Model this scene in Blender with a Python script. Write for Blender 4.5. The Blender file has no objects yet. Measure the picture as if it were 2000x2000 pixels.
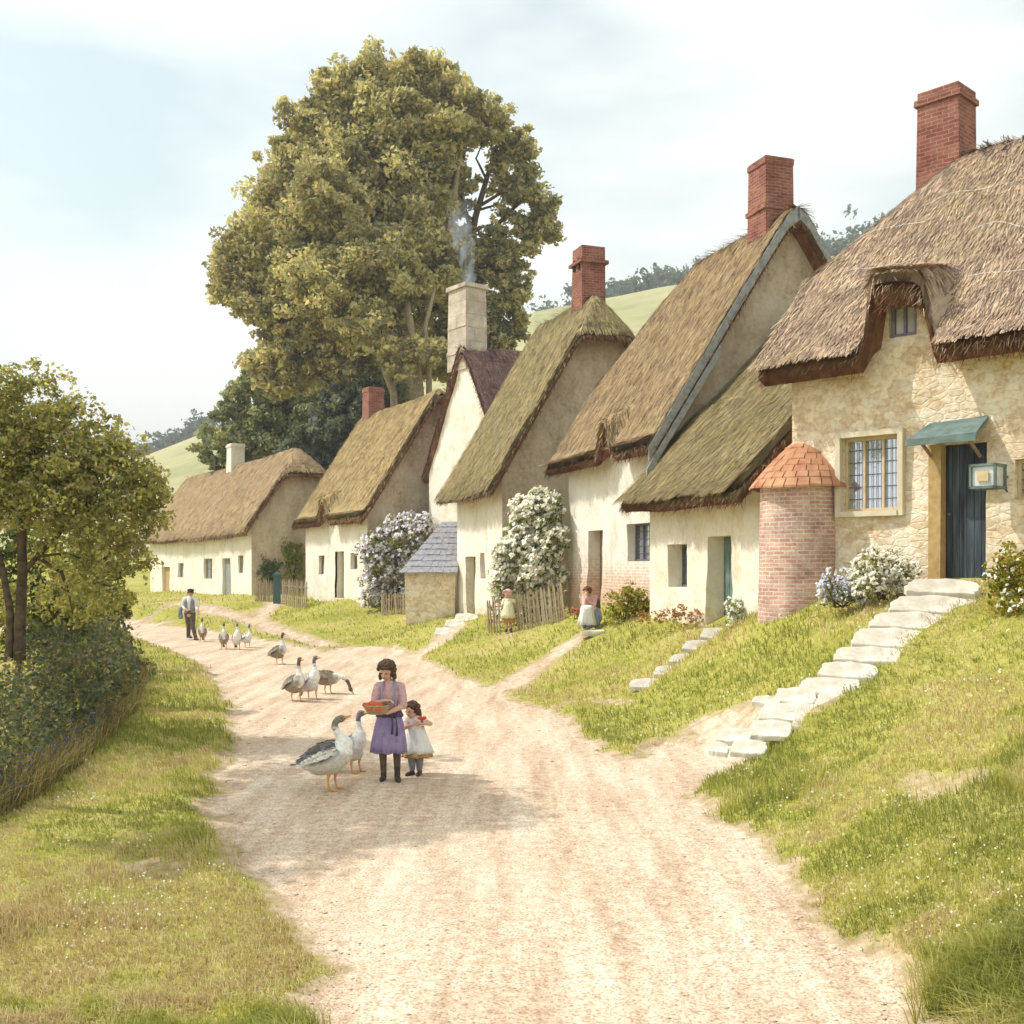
SUN_E=3.8; SKY_S=.15; EXPO=.24; CLD=(7.7,7.75,7.35); HAZE=.0008
import bpy, bmesh, math, random
import numpy as np
from mathutils import Vector, Matrix, noise as mnoise
random.seed(7); RNG=np.random.default_rng(11)
SC=bpy.context.scene; COL=SC.collection
# ---------------------------------------------------------------- camera frame (2000 px picture)
F=2144.0; HZ=1102.0; CH=2.61
def W(px,py,Y): return Vector(((px-1000)*Y/F, Y, CH+(HZ-py)*Y/F))
cam=bpy.data.cameras.new('camera'); camo=bpy.data.objects.new('camera',cam); COL.objects.link(camo)
camo.location=(0,0,CH); camo.rotation_euler=(math.pi/2,0,0)
cam.sensor_width=36; cam.lens=36*F/2000; cam.shift_y=(HZ-1000)/2000.0
cam.clip_end=6000; cam.clip_start=0.1; SC.camera=camo
# ---------------------------------------------------------------- tagging
def tag(o,label=None,cat=None,group=None,kind=None):
    if label: o['label']=label
    if cat: o['category']=cat
    if group: o['group']=group
    if kind: o['kind']=kind
    return o
def empty(name,loc,label=None,cat=None,group=None,rz=0):
    o=bpy.data.objects.new(name,None); COL.objects.link(o); o.location=loc; o.rotation_euler=(0,0,rz)
    o.empty_display_size=.2
    return tag(o,label,cat,group)
def finish(name,me,mats,parent=None,smooth=False,local=False):
    """me holds world coordinates unless local; the object sits at its parent's base"""
    if not isinstance(mats,(list,tuple)): mats=[mats]
    for m in mats: me.materials.append(m)
    if smooth: me.polygons.foreach_set('use_smooth',[True]*len(me.polygons))
    o=bpy.data.objects.new(name,me); COL.objects.link(o)
    if parent is not None:
        if not local:
            loc=np.array(ABS(parent)); n=len(me.vertices); co=np.empty(n*3); me.vertices.foreach_get('co',co)
            co=(co.reshape(-1,3)-loc).ravel(); me.vertices.foreach_set('co',co)
        o.parent=parent
    me.update()
    return o
def ABS(o):
    v=Vector(o.location); p=o.parent
    while p is not None: v=v+Vector(p.location); p=p.parent
    return v
def rebase(o,loc):
    """move a top level mesh's origin to loc without moving its vertices"""
    me=o.data; n=len(me.vertices); co=np.empty(n*3); me.vertices.foreach_get('co',co)
    co=(co.reshape(-1,3)-np.array(loc)).ravel(); me.vertices.foreach_set('co',co); o.location=loc; me.update()
    for c in [c for c in bpy.data.objects if c.parent==o]:
        n=len(c.data.vertices); co=np.empty(n*3); c.data.vertices.foreach_get('co',co)
        co=(co.reshape(-1,3)-np.array(loc)).ravel(); c.data.vertices.foreach_set('co',co); c.data.update()
def np_mesh(name,V,Fq,col=None,matidx=None,uv=None,tint=None):
    V=np.asarray(V,dtype=np.float32); Fq=np.asarray(Fq,dtype=np.int32); k=Fq.shape[1]
    me=bpy.data.meshes.new(name); me.vertices.add(len(V)); me.vertices.foreach_set('co',V.ravel())
    me.loops.add(Fq.size); me.loops.foreach_set('vertex_index',Fq.ravel())
    me.polygons.add(len(Fq)); me.polygons.foreach_set('loop_start',np.arange(0,Fq.size,k,dtype=np.int32))
    try: me.polygons.foreach_set('loop_total',np.full(len(Fq),k,dtype=np.int32))
    except Exception: pass
    if matidx is not None: me.polygons.foreach_set('material_index',np.asarray(matidx,dtype=np.int32))
    me.update(calc_edges=True)
    if uv is not None:
        l=me.uv_layers.new(name='UVMap'); l.data.foreach_set('uv',np.asarray(uv,dtype=np.float32)[Fq.ravel()].ravel())
    if col is not None:
        c=np.asarray(col,dtype=np.float32)
        if c.shape[1]==3: c=np.hstack([c,np.ones((len(c),1),np.float32)])
        a=me.color_attributes.new('Col','FLOAT_COLOR','POINT'); a.data.foreach_set('color',c.ravel())
    return me
# ---------------------------------------------------------------- vector noise (cheap, numpy)
class VN:
    def __init__(s,seed): s.r=np.random.default_rng(seed).random((64,64))
    def one(s,x,y):
        xi=np.floor(x).astype(int); yi=np.floor(y).astype(int); fx=x-xi; fy=y-yi
        fx=fx*fx*(3-2*fx); fy=fy*fy*(3-2*fy); g=s.r
        a=g[xi%64,yi%64]; b=g[(xi+1)%64,yi%64]; c=g[xi%64,(yi+1)%64]; d=g[(xi+1)%64,(yi+1)%64]
        return (a*(1-fx)+b*fx)*(1-fy)+(c*(1-fx)+d*fx)*fy
    def __call__(s,x,y,oct=3):
        x=np.asarray(x,float); y=np.asarray(y,float); t=0; a=1; n=0
        for i in range(oct): t=t+a*s.one(x*2**i+17*i,y*2**i+31*i); n+=a; a*=.5
        return t/n
N1=VN(1);N2=VN(2);N3=VN(3);N4=VN(4)
# ---------------------------------------------------------------- mesh collector
class MB:
    def __init__(s): s.v=[];s.f=[];s.m=[];s.uv={}
    def add(s,verts,faces,mi=0):
        b=len(s.v); s.v.extend([tuple(p) for p in verts]); s.f.extend([tuple(i+b for i in f) for f in faces]); s.m.extend([mi]*len(faces)); return b
    def box(s,c,size,rot=None,mi=0,taper=1.0,jit=0):
        R=rot if rot is not None else Matrix.Identity(3); vs=[]
        for z in (-1,1):
            k=taper if z>0 else 1
            for x,y in ((-1,-1),(1,-1),(1,1),(-1,1)):
                p=Vector((x*size[0]/2*k,y*size[1]/2*k,z*size[2]/2))+Vector([random.uniform(-jit,jit) for _ in range(3)])
                vs.append(Vector(c)+R@p)
        s.add(vs,[(0,3,2,1),(4,5,6,7),(0,1,5,4),(1,2,6,5),(2,3,7,6),(3,0,4,7)],mi)
    def tube(s,pts,rad,seg=10,mi=0,cap=True,flat=1.0,flatdir=None):
        pts=[Vector(p) for p in pts]; n=len(pts)
        if not hasattr(rad,'__len__'): rad=[rad]*n
        up=Vector((0.13,0.21,1)).normalized() if flatdir is None else Vector(flatdir); rings=[]
        for i,p in enumerate(pts):
            t=(pts[min(i+1,n-1)]-pts[max(i-1,0)])
            if t.length<1e-9: t=Vector((0,0,1))
            t.normalize(); a=t.cross(up)
            if a.length<1e-3: a=t.cross(Vector((1,0,0)))
            a.normalize(); b=a.cross(t).normalized()
            rings.append([p+(a*math.cos(q)+b*flat*math.sin(q))*rad[i] for q in [2*math.pi*k/seg for k in range(seg)]])
        b0=len(s.v); s.v.extend([tuple(q) for r in rings for q in r])
        fs=[]
        for i in range(n-1):
            for k in range(seg):
                fs.append((b0+i*seg+k,b0+i*seg+(k+1)%seg,b0+(i+1)*seg+(k+1)%seg,b0+(i+1)*seg+k))
        if cap: fs.append(tuple(b0+k for k in range(seg))[::-1]); fs.append(tuple(b0+(n-1)*seg+k for k in range(seg)))
        s.f.extend(fs); s.m.extend([mi]*len(fs))
    def capsule(s,p0,p1,r0,r1,seg=12,mi=0):
        p0=Vector(p0);p1=Vector(p1);d=(p1-p0); L=d.length
        if L<1e-6: d=Vector((0,0,1))
        else: d=d/L
        pts=[];rr=[]
        for a in (-85,-60,-35,-12): pts.append(p0+d*r0*math.sin(math.radians(a))); rr.append(r0*math.cos(math.radians(a)))
        for a in (12,35,60,85): pts.append(p1+d*r1*math.sin(math.radians(a))); rr.append(r1*math.cos(math.radians(a)))
        s.tube(pts,rr,seg,mi)
    def chain(s,pts,rad,seg=12,mi=0):
        for i in range(len(pts)-1): s.capsule(pts[i],pts[i+1],rad[i],rad[i+1],seg,mi)
    def ell(s,c,r,rot=None,mi=0,nu=14,nv=9):
        R=rot if rot is not None else Matrix.Identity(3); vs=[];b0=len(s.v)
        for j in range(nv+1):
            th=math.pi*(j+.02)/(nv+.04)
            for i in range(nu):
                ph=2*math.pi*i/nu
                vs.append(Vector(c)+R@Vector((r[0]*math.sin(th)*math.cos(ph),r[1]*math.sin(th)*math.sin(ph),r[2]*math.cos(th))))
        fs=[(j*nu+i,(j+1)*nu+i,(j+1)*nu+(i+1)%nu,j*nu+(i+1)%nu) for j in range(nv) for i in range(nu)]
        fs.append(tuple(range(nu))); fs.append(tuple(nv*nu+i for i in range(nu))[::-1])
        s.add(vs,fs,mi)
    def mesh(s,name):
        me=bpy.data.meshes.new(name); me.from_pydata(s.v,[],s.f); me.polygons.foreach_set('material_index',s.m); me.update(); return me
    def build(s,name,mats,parent=None,smooth=False,local=False,boxuv=False,recalc=True):
        me=s.mesh(name)
        if recalc:
            bm=bmesh.new(); bm.from_mesh(me); bmesh.ops.recalc_face_normals(bm,faces=bm.faces); bm.to_mesh(me); bm.free()
        if boxuv: box_uv(me)
        return finish(name,me,mats,parent,smooth,local)
def box_uv(me):
    l=me.uv_layers.new(name='UVMap')
    for p in me.polygons:
        n=p.normal
        if abs(n.z)>.75: tx=Vector((1,0,0)); ty=Vector((0,1,0))
        else: tx=Vector((0,0,1)).cross(n).normalized(); ty=Vector((0,0,1))
        for li in p.loop_indices:
            c=me.vertices[me.loops[li].vertex_index].co
            l.data[li].uv=(c.dot(tx),c.dot(ty))
def remeshed(mb,vox,smooth_it=3,name='body',mats=None,parent=None,local=False,colfn=None,ratio=None):
    me=mb.mesh(name+'_src'); bm=bmesh.new(); bm.from_mesh(me); bmesh.ops.recalc_face_normals(bm,faces=bm.faces); bm.to_mesh(me); bm.free()
    o=bpy.data.objects.new('tmp',me); COL.objects.link(o)
    m=o.modifiers.new('r','REMESH'); m.mode='VOXEL'; m.voxel_size=vox; m.use_smooth_shade=True
    if smooth_it:
        s=o.modifiers.new('s','SMOOTH'); s.factor=.5; s.iterations=smooth_it
    dg=bpy.context.evaluated_depsgraph_get(); ev=o.evaluated_get(dg)
    me2=bpy.data.meshes.new_from_object(ev); bpy.data.objects.remove(o); bpy.data.meshes.remove(me)
    if colfn is not None:
        n=len(me2.vertices); co=np.empty(n*3); me2.vertices.foreach_get('co',co); c=colfn(co.reshape(-1,3))
        c=np.hstack([c,np.ones((n,1))]); a=me2.color_attributes.new('Col','FLOAT_COLOR','POINT'); a.data.foreach_set('color',c.astype(np.float32).ravel())
    me2.name=name
    return finish(name,me2,mats or [],parent,True,local)
# ---------------------------------------------------------------- materials
def lin(h):
    if isinstance(h,str):
        h=h.lstrip('#'); c=[int(h[i:i+2],16)/255 for i in (0,2,4)]
        return tuple((x/12.92 if x<=.04045 else ((x+.055)/1.055)**2.4) for x in c)+(1,)
    return tuple(h)+((1,) if len(h)==3 else ())
class MT:
    def __init__(s,name,rough=.85,spec=.2):
        s.m=bpy.data.materials.new(name); s.m.use_nodes=True; s.nt=s.m.node_tree; s.b=s.nt.nodes['Principled BSDF']
        s.b.inputs['Roughness'].default_value=rough
        s.b.inputs['Specular IOR Level'].default_value=spec
        s.out=s.nt.nodes['Material Output']
        s._tc=None
    def n(s,t,**k):
        x=s.nt.nodes.new(t)
        for a,b in k.items(): setattr(x,a,b)
        return x
    def l(s,a,b): s.nt.links.new(a,b)
    def co(s,kind='Object',scale=(1,1,1),rot=(0,0,0)):
        if s._tc is None: s._tc=s.n('ShaderNodeTexCoord')
        mp=s.n('ShaderNodeMapping'); mp.inputs['Scale'].default_value=scale; mp.inputs['Rotation'].default_value=rot
        s.l(s._tc.outputs[kind],mp.inputs['Vector']); return mp.outputs[0]
    def noise(s,scale,detail=4,co=None,rough=.55,dist=0):
        x=s.n('ShaderNodeTexNoise'); x.inputs['Scale'].default_value=scale; x.inputs['Detail'].default_value=detail
        x.inputs['Roughness'].default_value=rough; x.inputs['Distortion'].default_value=dist
        s.l(co if co is not None else s.co(),x.inputs['Vector']); return x.outputs['Fac']
    def vor(s,scale,co=None,feature='F1',out='Distance'):
        x=s.n('ShaderNodeTexVoronoi',feature=feature); x.inputs['Scale'].default_value=scale
        s.l(co if co is not None else s.co(),x.inputs['Vector']); return x.outputs[out]
    def ramp(s,fac,stops):
        x=s.n('ShaderNodeValToRGB'); e=x.color_ramp.elements
        while len(e)<len(stops): e.new(.5)
        for i,(p,c) in enumerate(stops): e[i].position=p; e[i].color=lin(c)
        s.l(fac,x.inputs[0]); return x.outputs[0]
    def mix(s,fac,a,b,mode='MIX'):
        x=s.n('ShaderNodeMix',data_type='RGBA',blend_type=mode)
        if hasattr(fac,'links'): s.l(fac,x.inputs[0])
        else: x.inputs[0].default_value=fac
        for i,v in ((6,a),(7,b)):
            if hasattr(v,'links'): s.l(v,x.inputs[i])
            else: x.inputs[i].default_value=lin(v)
        return x.outputs[2]
    def math(s,op,a,b=0.0):
        x=s.n('ShaderNodeMath',operation=op)
        for i,v in enumerate((a,b)):
            if hasattr(v,'links'): s.l(v,x.inputs[i])
            else: x.inputs[i].default_value=v
        return x.outputs[0]
    def mapr(s,v,a,b,c=0,d=1):
        x=s.n('ShaderNodeMapRange'); s.l(v,x.inputs[0])
        for i,q in enumerate((a,b,c,d)): x.inputs[i+1].default_value=q
        return x.outputs[0]
    def attr(s,name='Col'):
        x=s.n('ShaderNodeAttribute'); x.attribute_name=name; return x.outputs['Color']
    def attrf(s,name):
        x=s.n('ShaderNodeAttribute'); x.attribute_name=name; return x.outputs['Fac']
    def posz(s):
        x=s.n('ShaderNodeSeparateXYZ'); s.l(s.co(),x.inputs[0]); return x.outputs[2]
    def color(s,c):
        if hasattr(c,'links'): s.l(c,s.b.inputs['Base Color'])
        else: s.b.inputs['Base Color'].default_value=lin(c)
        return s
    def bump(s,h,strength=.5,dist=.02):
        x=s.n('ShaderNodeBump'); x.inputs['Strength'].default_value=strength; x.inputs['Distance'].default_value=dist
        s.l(h,x.inputs['Height']); s.l(x.outputs[0],s.b.inputs['Normal']); return s
def leaf_mat(name,trans=.35):
    t=MT(name,.7,.15); c=t.attr(); t.color(c)
    tr=t.n('ShaderNodeBsdfTranslucent'); mx=t.n('ShaderNodeMixShader'); mx.inputs[0].default_value=trans
    br=t.mix(1.0,c,(1.22,1.16,.80,1),'MULTIPLY'); t.l(br,tr.inputs[0])
    t.l(t.b.outputs[0],mx.inputs[1]); t.l(tr.outputs[0],mx.inputs[2]); t.l(mx.outputs[0],t.out.inputs[0]); return t.m
M={}
def simple(name,c1,c2=None,scale=8,rough=.85,bump=.3,bd=.01,spec=.2):
    t=MT(name,rough,spec); n=t.noise(scale,5)
    t.color(t.ramp(n,[(.3,c1),(.7,c2 or c1)]))
    if name.startswith('cloth_'): t.bump(t.mix(.6,n,t.noise(1,4,t.co('Object',(22,22,5)))),1,.03)
    else: t.bump(n,bump,bd)
    M[name]=t.m; return t.m
M['leaf']=leaf_mat('leaf',.42); M['blade']=leaf_mat('grass_blade',.3); M['petal']=leaf_mat('petal',.25)
# sand road
def sand_color(t):
    co=t.co('Object',(2.6,.28,1),(0,0,-.36)); a=t.noise(1.1,7,co,.65); b=t.noise(9,5); c=t.noise(45,3)
    k=t.mix(.38,a,b); base=t.ramp(k,[(.36,(.45,.32,.22)),(.46,(.58,.445,.325)),(.54,(.67,.55,.42)),(.64,(.75,.66,.54))])
    g=t.ramp(c,[(.38,(.55,.42,.33)),(.5,(1,1,1)),(.72,(1.12,1.1,1.05))])
    v=t.vor(26,None,'F1','Distance'); pe=t.ramp(v,[(.0,(.75,.62,.52)),(.10,(1,1,1))])
    return t.mix(.6,t.mix(.7,base,g,'MULTIPLY'),t.mix(1,t.mix(.7,base,g,'MULTIPLY'),pe,'MULTIPLY')), t.mix(.5,b,c)
t=MT('road_sand',.95,.1); c,h=sand_color(t); t.color(c); t.bump(h,.7,.03); M['road']=t.m
t=MT('ground',.95,.08); c,h=sand_color(t)
g=t.noise(.55,5); g2=t.noise(7,6); g3=t.noise(30,3)
grass=t.ramp(t.mix(.45,g,g2),[(.30,(.19,.20,.04)),(.42,(.30,.30,.06)),(.52,(.40,.37,.10)),(.62,(.48,.41,.17)),(.72,(.50,.38,.20))])
grass=t.mix(.5,grass,t.ramp(g3,[(.35,(.5,.55,.4)),(.65,(1.3,1.25,1.1))]),'MULTIPLY')
soil=t.ramp(g2,[(.3,(.33,.25,.13)),(.7,(.54,.42,.27))])
e=t.attrf('earth'); en=t.math('ADD',e,t.math('MULTIPLY',t.math('SUBTRACT',g2,.5),.5))
s1=t.mapr(en,.25,.42); s2=t.mapr(en,.55,.75)
t.color(t.mix(s2,t.mix(s1,grass,soil),c)); t.bump(t.mix(.5,g2,g3),.8,.05); M['ground']=t.m
# far hill
t=MT('hill_field',.95,.05); n=t.noise(.02,5); n2=t.noise(.2,5)
t.color(t.ramp(t.mix(.4,n,n2),[(.35,(.26,.27,.12)),(.5,(.38,.36,.18)),(.65,(.44,.39,.22))])); M['hill']=t.m
# thatch
def thatch(name,c0,c1,c2,moss=.5,mossc=(.17,.17,.045),dark=(.10,.06,.035)):
    t=MT(name,.95,.05); uv=t.co('UV',(16,1.1,1)); uv2=t.co('UV',(45,3.0,1)); a=t.noise(1,5,uv,.6,.6); b=t.noise(1,4,uv2,.6,.4)
    big=t.noise(.55,5); mid=t.noise(2.2,5)
    base=t.ramp(t.mix(.5,a,b),[(.32,c0),(.48,c1),(.66,c2)])
    base=t.mix(.75,base,t.ramp(mid,[(.3,(.62,.58,.6)),(.5,(1,1,1)),(.7,(1.3,1.22,1.12))]),'MULTIPLY')
    mm=t.mapr(t.mix(.35,big,mid),.52,.66,0,moss); base=t.mix(mm,base,t.mix(.5,mossc,base,'MIX'))
    dk=t.mapr(t.noise(1.3,5,None,.65),.60,.72,0,.55); base=t.mix(dk,base,dark)
    ti=t.attrf('tint'); base=t.mix(1,base,t.ramp(ti,[(0,(.45,.42,.45)),(.5,(1,1,1)),(1,(1.55,1.5,1.4))]),'MULTIPLY')
    t.color(base); t.bump(t.mix(.5,a,b),1,.06); M[name]=t.m; return t.m
thatch('thatch_tan',(.17,.115,.065),(.33,.235,.135),(.50,.38,.24),.6)
thatch('thatch_pink',(.22,.15,.105),(.42,.31,.22),(.60,.47,.35),.6)
thatch('thatch_gold',(.19,.13,.06),(.35,.26,.13),(.50,.39,.21),.3)
thatch('thatch_moss',(.15,.115,.06),(.29,.23,.12),(.42,.36,.2),.9)
thatch('thatch_plum',(.13,.075,.07),(.22,.135,.12),(.34,.23,.19),.1)
t=MT('thatch_cut',.95,.05); n=t.noise(1,5,t.co('UV',(26,26,1))); n2=t.noise(5,5)
t.color(t.mix(.6,t.ramp(n,[(.3,(.13,.05,.025)),(.7,(.36,.19,.10))]),t.ramp(n2,[(.3,(.11,.045,.022)),(.7,(.38,.20,.11))]))); t.bump(n,1,.04); M['cut']=t.m
# limewash walls
def lime(name,base,warm,dirt,brick=None,bz=1.0,z0=0.0):
    t=MT(name,.92,.1); n=t.noise(1.3,6); n2=t.noise(9,6); n3=t.noise(35,3)
    c=t.ramp(t.mix(.5,n,n2),[(.34,warm),(.52,base),(.75,tuple(min(x*1.05,.9) for x in base[:3]))])
    zz=t.posz(); hz=t.math('ADD',zz,t.math('MULTIPLY',t.math('SUBTRACT',n2,.5),1.6))
    if brick:
        bt=t.n('ShaderNodeTexBrick'); t.l(t.co('UV',(1,1,1)),bt.inputs[0]); bt.inputs['Scale'].default_value=1
        bt.inputs['Brick Width'].default_value=.24; bt.inputs['Row Height'].default_value=.08; bt.inputs['Mortar Size'].default_value=.012
        bt.inputs['Color1'].default_value=(.52,.24,.15,1); bt.inputs['Color2'].default_value=(.62,.36,.24,1); bt.inputs['Mortar'].default_value=(.72,.58,.45,1)
        c=t.mix(t.mapr(hz,z0+bz,z0+bz-.9,0,.75),c,bt.outputs['Color'])
    dm=t.mapr(hz,z0+.85,z0,0,.85); c=t.mix(dm,c,dirt)
    c=t.mix(.5,c,t.ramp(t.noise(1,6,t.co('Object',(1.7,1.7,.75)),.7),[(.36,(.74,.68,.62)),(.47,(1,1,1)),(.7,(1.05,1.05,1.05))]),'MULTIPLY')
    c=t.mix(t.mapr(t.noise(2.1,5,None,.7),.60,.68,0,.55),c,warm)
    t.color(c); t.bump(t.mix(.4,n2,n3),.6,.03); M[name]=t.m
lime('lime_white',(.80,.755,.655),(.72,.62,.49),(.50,.36,.22))
lime('lime_pink',(.80,.755,.68),(.74,.64,.54),(.54,.36,.25),True,1.5,.55)
lime('lime_yellow',(.79,.73,.61),(.70,.58,.43),(.50,.32,.17))
t=MT('plaster_tan',.95,.1); n=t.noise(.9,6,None,.65); n2=t.noise(9,6); st_=t.noise(1,6,t.co('Object',(2,2,.8)),.7)
c=t.ramp(t.mix(.4,n,n2),[(.34,(.38,.29,.19)),(.46,(.55,.45,.32)),(.58,(.64,.55,.42)),(.7,(.52,.47,.42))]); c=t.mix(.7,c,t.ramp(st_,[(.35,(.72,.68,.66)),(.55,(1,1,1)),(.7,(1.12,1.1,1.08))]),'MULTIPLY'); t.color(c); t.bump(t.mix(.5,n2,t.noise(30,3)),.7,.03); M['plaster_tan']=t.m
# rubble stone wall
t=MT('rubble',.95,.1); co=t.co('Object',(1,1,1.7)); v=t.vor(4.6,co,'F1','Color'); d=t.vor(4.6,co,'DISTANCE_TO_EDGE'); n=t.noise(2.2,6); n2=t.noise(14,6)
hs=t.n('ShaderNodeSeparateColor'); t.l(v,hs.inputs[0])
c=t.ramp(t.mix(.5,n,n2),[(.34,(.58,.41,.26)),(.44,(.70,.57,.41)),(.52,(.78,.69,.56)),(.64,(.84,.78,.69))])
c=t.mix(.8,c,t.ramp(hs.outputs[0],[(0,(.84,.74,.64)),(.5,(1,.99,.98)),(1,(1.12,1.08,1.02))]),'MULTIPLY')
jm=t.mapr(t.math('ADD',d,t.math('MULTIPLY',t.math('SUBTRACT',n2,.5),.30)),-.02,.05,.28,0); c=t.mix(jm,c,(.56,.42,.28))
t.color(c); t.bump(t.mix(.75,t.mapr(d,0,.1),n2),.9,.03); M['rubble']=t.m
# bricks
def brick(name,c1,c2,mo,w=.23,h=.078,ms=.011):
    t=MT(name,.92,.15); bt=t.n('ShaderNodeTexBrick'); n=t.noise(3,5); n2=t.noise(22,4)
    dv=t.n('ShaderNodeMix',data_type='VECTOR')
    nn=t.n('ShaderNodeTexNoise'); nn.inputs['Scale'].default_value=3.5; nn.inputs['Detail'].default_value=3; t.l(t.co('UV'),nn.inputs[0])
    vm=t.n('ShaderNodeVectorMath',operation='MULTIPLY_ADD'); t.l(nn.outputs['Color'],vm.inputs[0]); vm.inputs[1].default_value=(.07,.05,0); t.l(t.co('UV'),vm.inputs[2]); t.l(vm.outputs[0],bt.inputs[0]); bt.inputs['Scale'].default_value=1
    for k,q in (('Brick Width',w),('Row Height',h),('Mortar Size',ms),('Mortar Smooth',.3),('Bias',0)): bt.inputs[k].default_value=q
    bt.inputs['Color1'].default_value=lin(c1); bt.inputs['Color2'].default_value=lin(c2); bt.inputs['Mortar'].default_value=lin(mo)
    c=t.mix(.75,bt.outputs['Color'],t.ramp(t.mix(.5,n,n2),[(.35,(.62,.55,.6)),(.5,(1,1,1)),(.68,(1.3,1.25,1.2))]),'MULTIPLY')
    t.color(t.mix(.45,c,t.ramp(t.noise(1.6,6),[(.35,(.55,.42,.42)),(.55,(1,1,1)),(.7,(1.25,1.2,1.1))]),'MULTIPLY')); t.bump(t.mix(.4,t.math('SUBTRACT',1,bt.outputs['Fac']),n2),.8,.02); M[name]=t.m
brick('brick_red',(.23,.075,.06),(.33,.14,.10),(.34,.22,.17))
brick('brick_turret',(.50,.27,.22),(.62,.43,.36),(.66,.54,.46),.21,.07,.014)
brick('brick_stone',(.50,.44,.36),(.60,.54,.45),(.42,.36,.30),.8,.5,.012)
simple('tile_orange',(.38,.15,.09),(.58,.34,.19),3.2,.95,.8,.03)
simple('plaster_pale',(.58,.50,.36),(.70,.63,.48),5,.95,.5,.01)
simple('slate',(.22,.22,.26),(.42,.41,.43),9,.85,.6,.02)
simple('slab',(.50,.44,.35),(.82,.76,.66),3.4,.95,.9,.03)
simple('slab_grey',(.46,.41,.35),(.76,.71,.64),4,.95,.9,.03)
simple('bark_dark',(.055,.038,.026),(.17,.12,.075),9,.95,1,.04)
simple('bark_light',(.20,.16,.10),(.40,.32,.20),7,.95,1,.04)
simple('wood_grey',(.26,.21,.13),(.42,.36,.24),12,.95,.6,.01)
simple('wood_brown',(.20,.13,.08),(.36,.26,.17),12,.95,.6,.01)
simple('wood_frame',(.52,.40,.22),(.66,.53,.34),8,.9,.3,.01)
simple('wood_ochre',(.38,.25,.10),(.52,.37,.17),10,.9,.4,.01)
simple('paint_teal',(.09,.135,.125),(.19,.25,.23),5,.85,.6,.008)
simple('paint_bluegreen',(.04,.09,.10),(.07,.14,.14),10,.7,.3,.005)
simple('paint_mauve',(.20,.17,.24),(.30,.26,.34),10,.7,.3,.005)
simple('lead_dark',(.10,.10,.12),(.16,.16,.18),20,.6,.1,.002)
simple('grey_board',(.20,.22,.22),(.36,.37,.35),8,.95,.6,.01)
t=MT('door_dark',.75,.2); n=t.noise(1,5,t.co('Object',(14,14,1.2))); t.color(t.ramp(n,[(.3,(.018,.02,.03)),(.55,(.06,.075,.095)),(.75,(.13,.16,.19))])); t.bump(n,.8,.01); M['door_dark']=t.m
t=MT('glass',.06,.8); t.color((.55,.60,.66)); t.b.inputs['Metallic'].default_value=.75; t.bump(t.noise(2.5,3),.25,.02); M['glass']=t.m
t=MT('glass_milky',.15,.6); n=t.noise(3,3); t.color(t.ramp(n,[(.35,(.42,.44,.46)),(.65,(.72,.74,.76))])); M['glass_milky']=t.m
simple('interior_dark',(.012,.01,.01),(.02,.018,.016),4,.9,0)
simple('ivy_rust',(.26,.10,.03),(.40,.17,.06),9)
# people and geese
simple('skin',(.60,.34,.24),(.68,.42,.31),6,.6,.05,.002,.3)
simple('hair_brown',(.05,.026,.013),(.13,.07,.035),40,.7,.8,.01,.3)
simple('hair_auburn',(.10,.035,.018),(.19,.07,.035),40,.7,.8,.01,.3)
simple('cloth_pink',(.52,.30,.33),(.66,.43,.44),25,.95,.3,.004)
simple('cloth_blue',(.22,.25,.40),(.34,.37,.50),25,.95,.3,.004)
simple('cloth_lilac',(.24,.19,.36),(.36,.29,.46),12,.95,.3,.006)
simple('cloth_plum',(.07,.045,.11),(.13,.08,.17),12,.95,.3,.006)
simple('cloth_white',(.72,.71,.70),(.82,.81,.78),14,.95,.3,.006)
simple('cloth_cream',(.70,.66,.42),(.80,.78,.60),14,.95,.3,.006)
simple('cloth_ochre',(.38,.22,.06),(.48,.30,.10),14,.95,.3,.006)
simple('cloth_grey',(.18,.18,.20),(.30,.30,.32),14,.95,.3,.006)
simple('cloth_brown',(.085,.06,.045),(.17,.125,.09),14,.95,.3,.006)
simple('cloth_tan',(.45,.33,.18),(.55,.42,.25),14,.95,.3,.006)
simple('cloth_red',(.52,.09,.04),(.66,.16,.08),14,.95,.3,.006)
simple('cloth_rose',(.62,.34,.36),(.72,.46,.46),14,.95,.3,.006)
simple('cap_black',(.018,.018,.02),(.04,.04,.042),14,.9,.2,.004)
simple('leather_dark',(.03,.02,.018),(.07,.05,.04),14,.6,.2,.004,.4)
simple('wicker',(.32,.25,.13),(.48,.38,.21),60,.9,.8,.006)
simple('beak_orange',(.62,.26,.06),(.72,.36,.10),14,.5,.1,.002,.4)
simple('eye_dark',(.01,.01,.01),(.02,.02,.02),4,.3,0)
t=MT('plumage',.9,.1); n=t.noise(30,4,t.co('Object',(1,1,1)));
t.color(t.mix(.6,t.attr(),t.ramp(n,[(.35,(.7,.68,.68)),(.5,(1,1,1)),(.65,(1.15,1.15,1.15))]),'MULTIPLY')); t.bump(n,.5,.01); M['plumage']=t.m
t=MT('quill',.9,.1); t.color(t.attr()); M['quill']=t.m
# ================================================================ TERRAIN
def zr(px,py,z=0.0):           # point where the sight line meets height z, as X,Y
    Y=F*(CH-z)/(py-HZ); return ((px-1000)*Y/F,Y)
ctrl=[]
def cp(px,py,Y): p=W(px,py,Y); ctrl.append((p.x,p.y,p.z))
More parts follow.
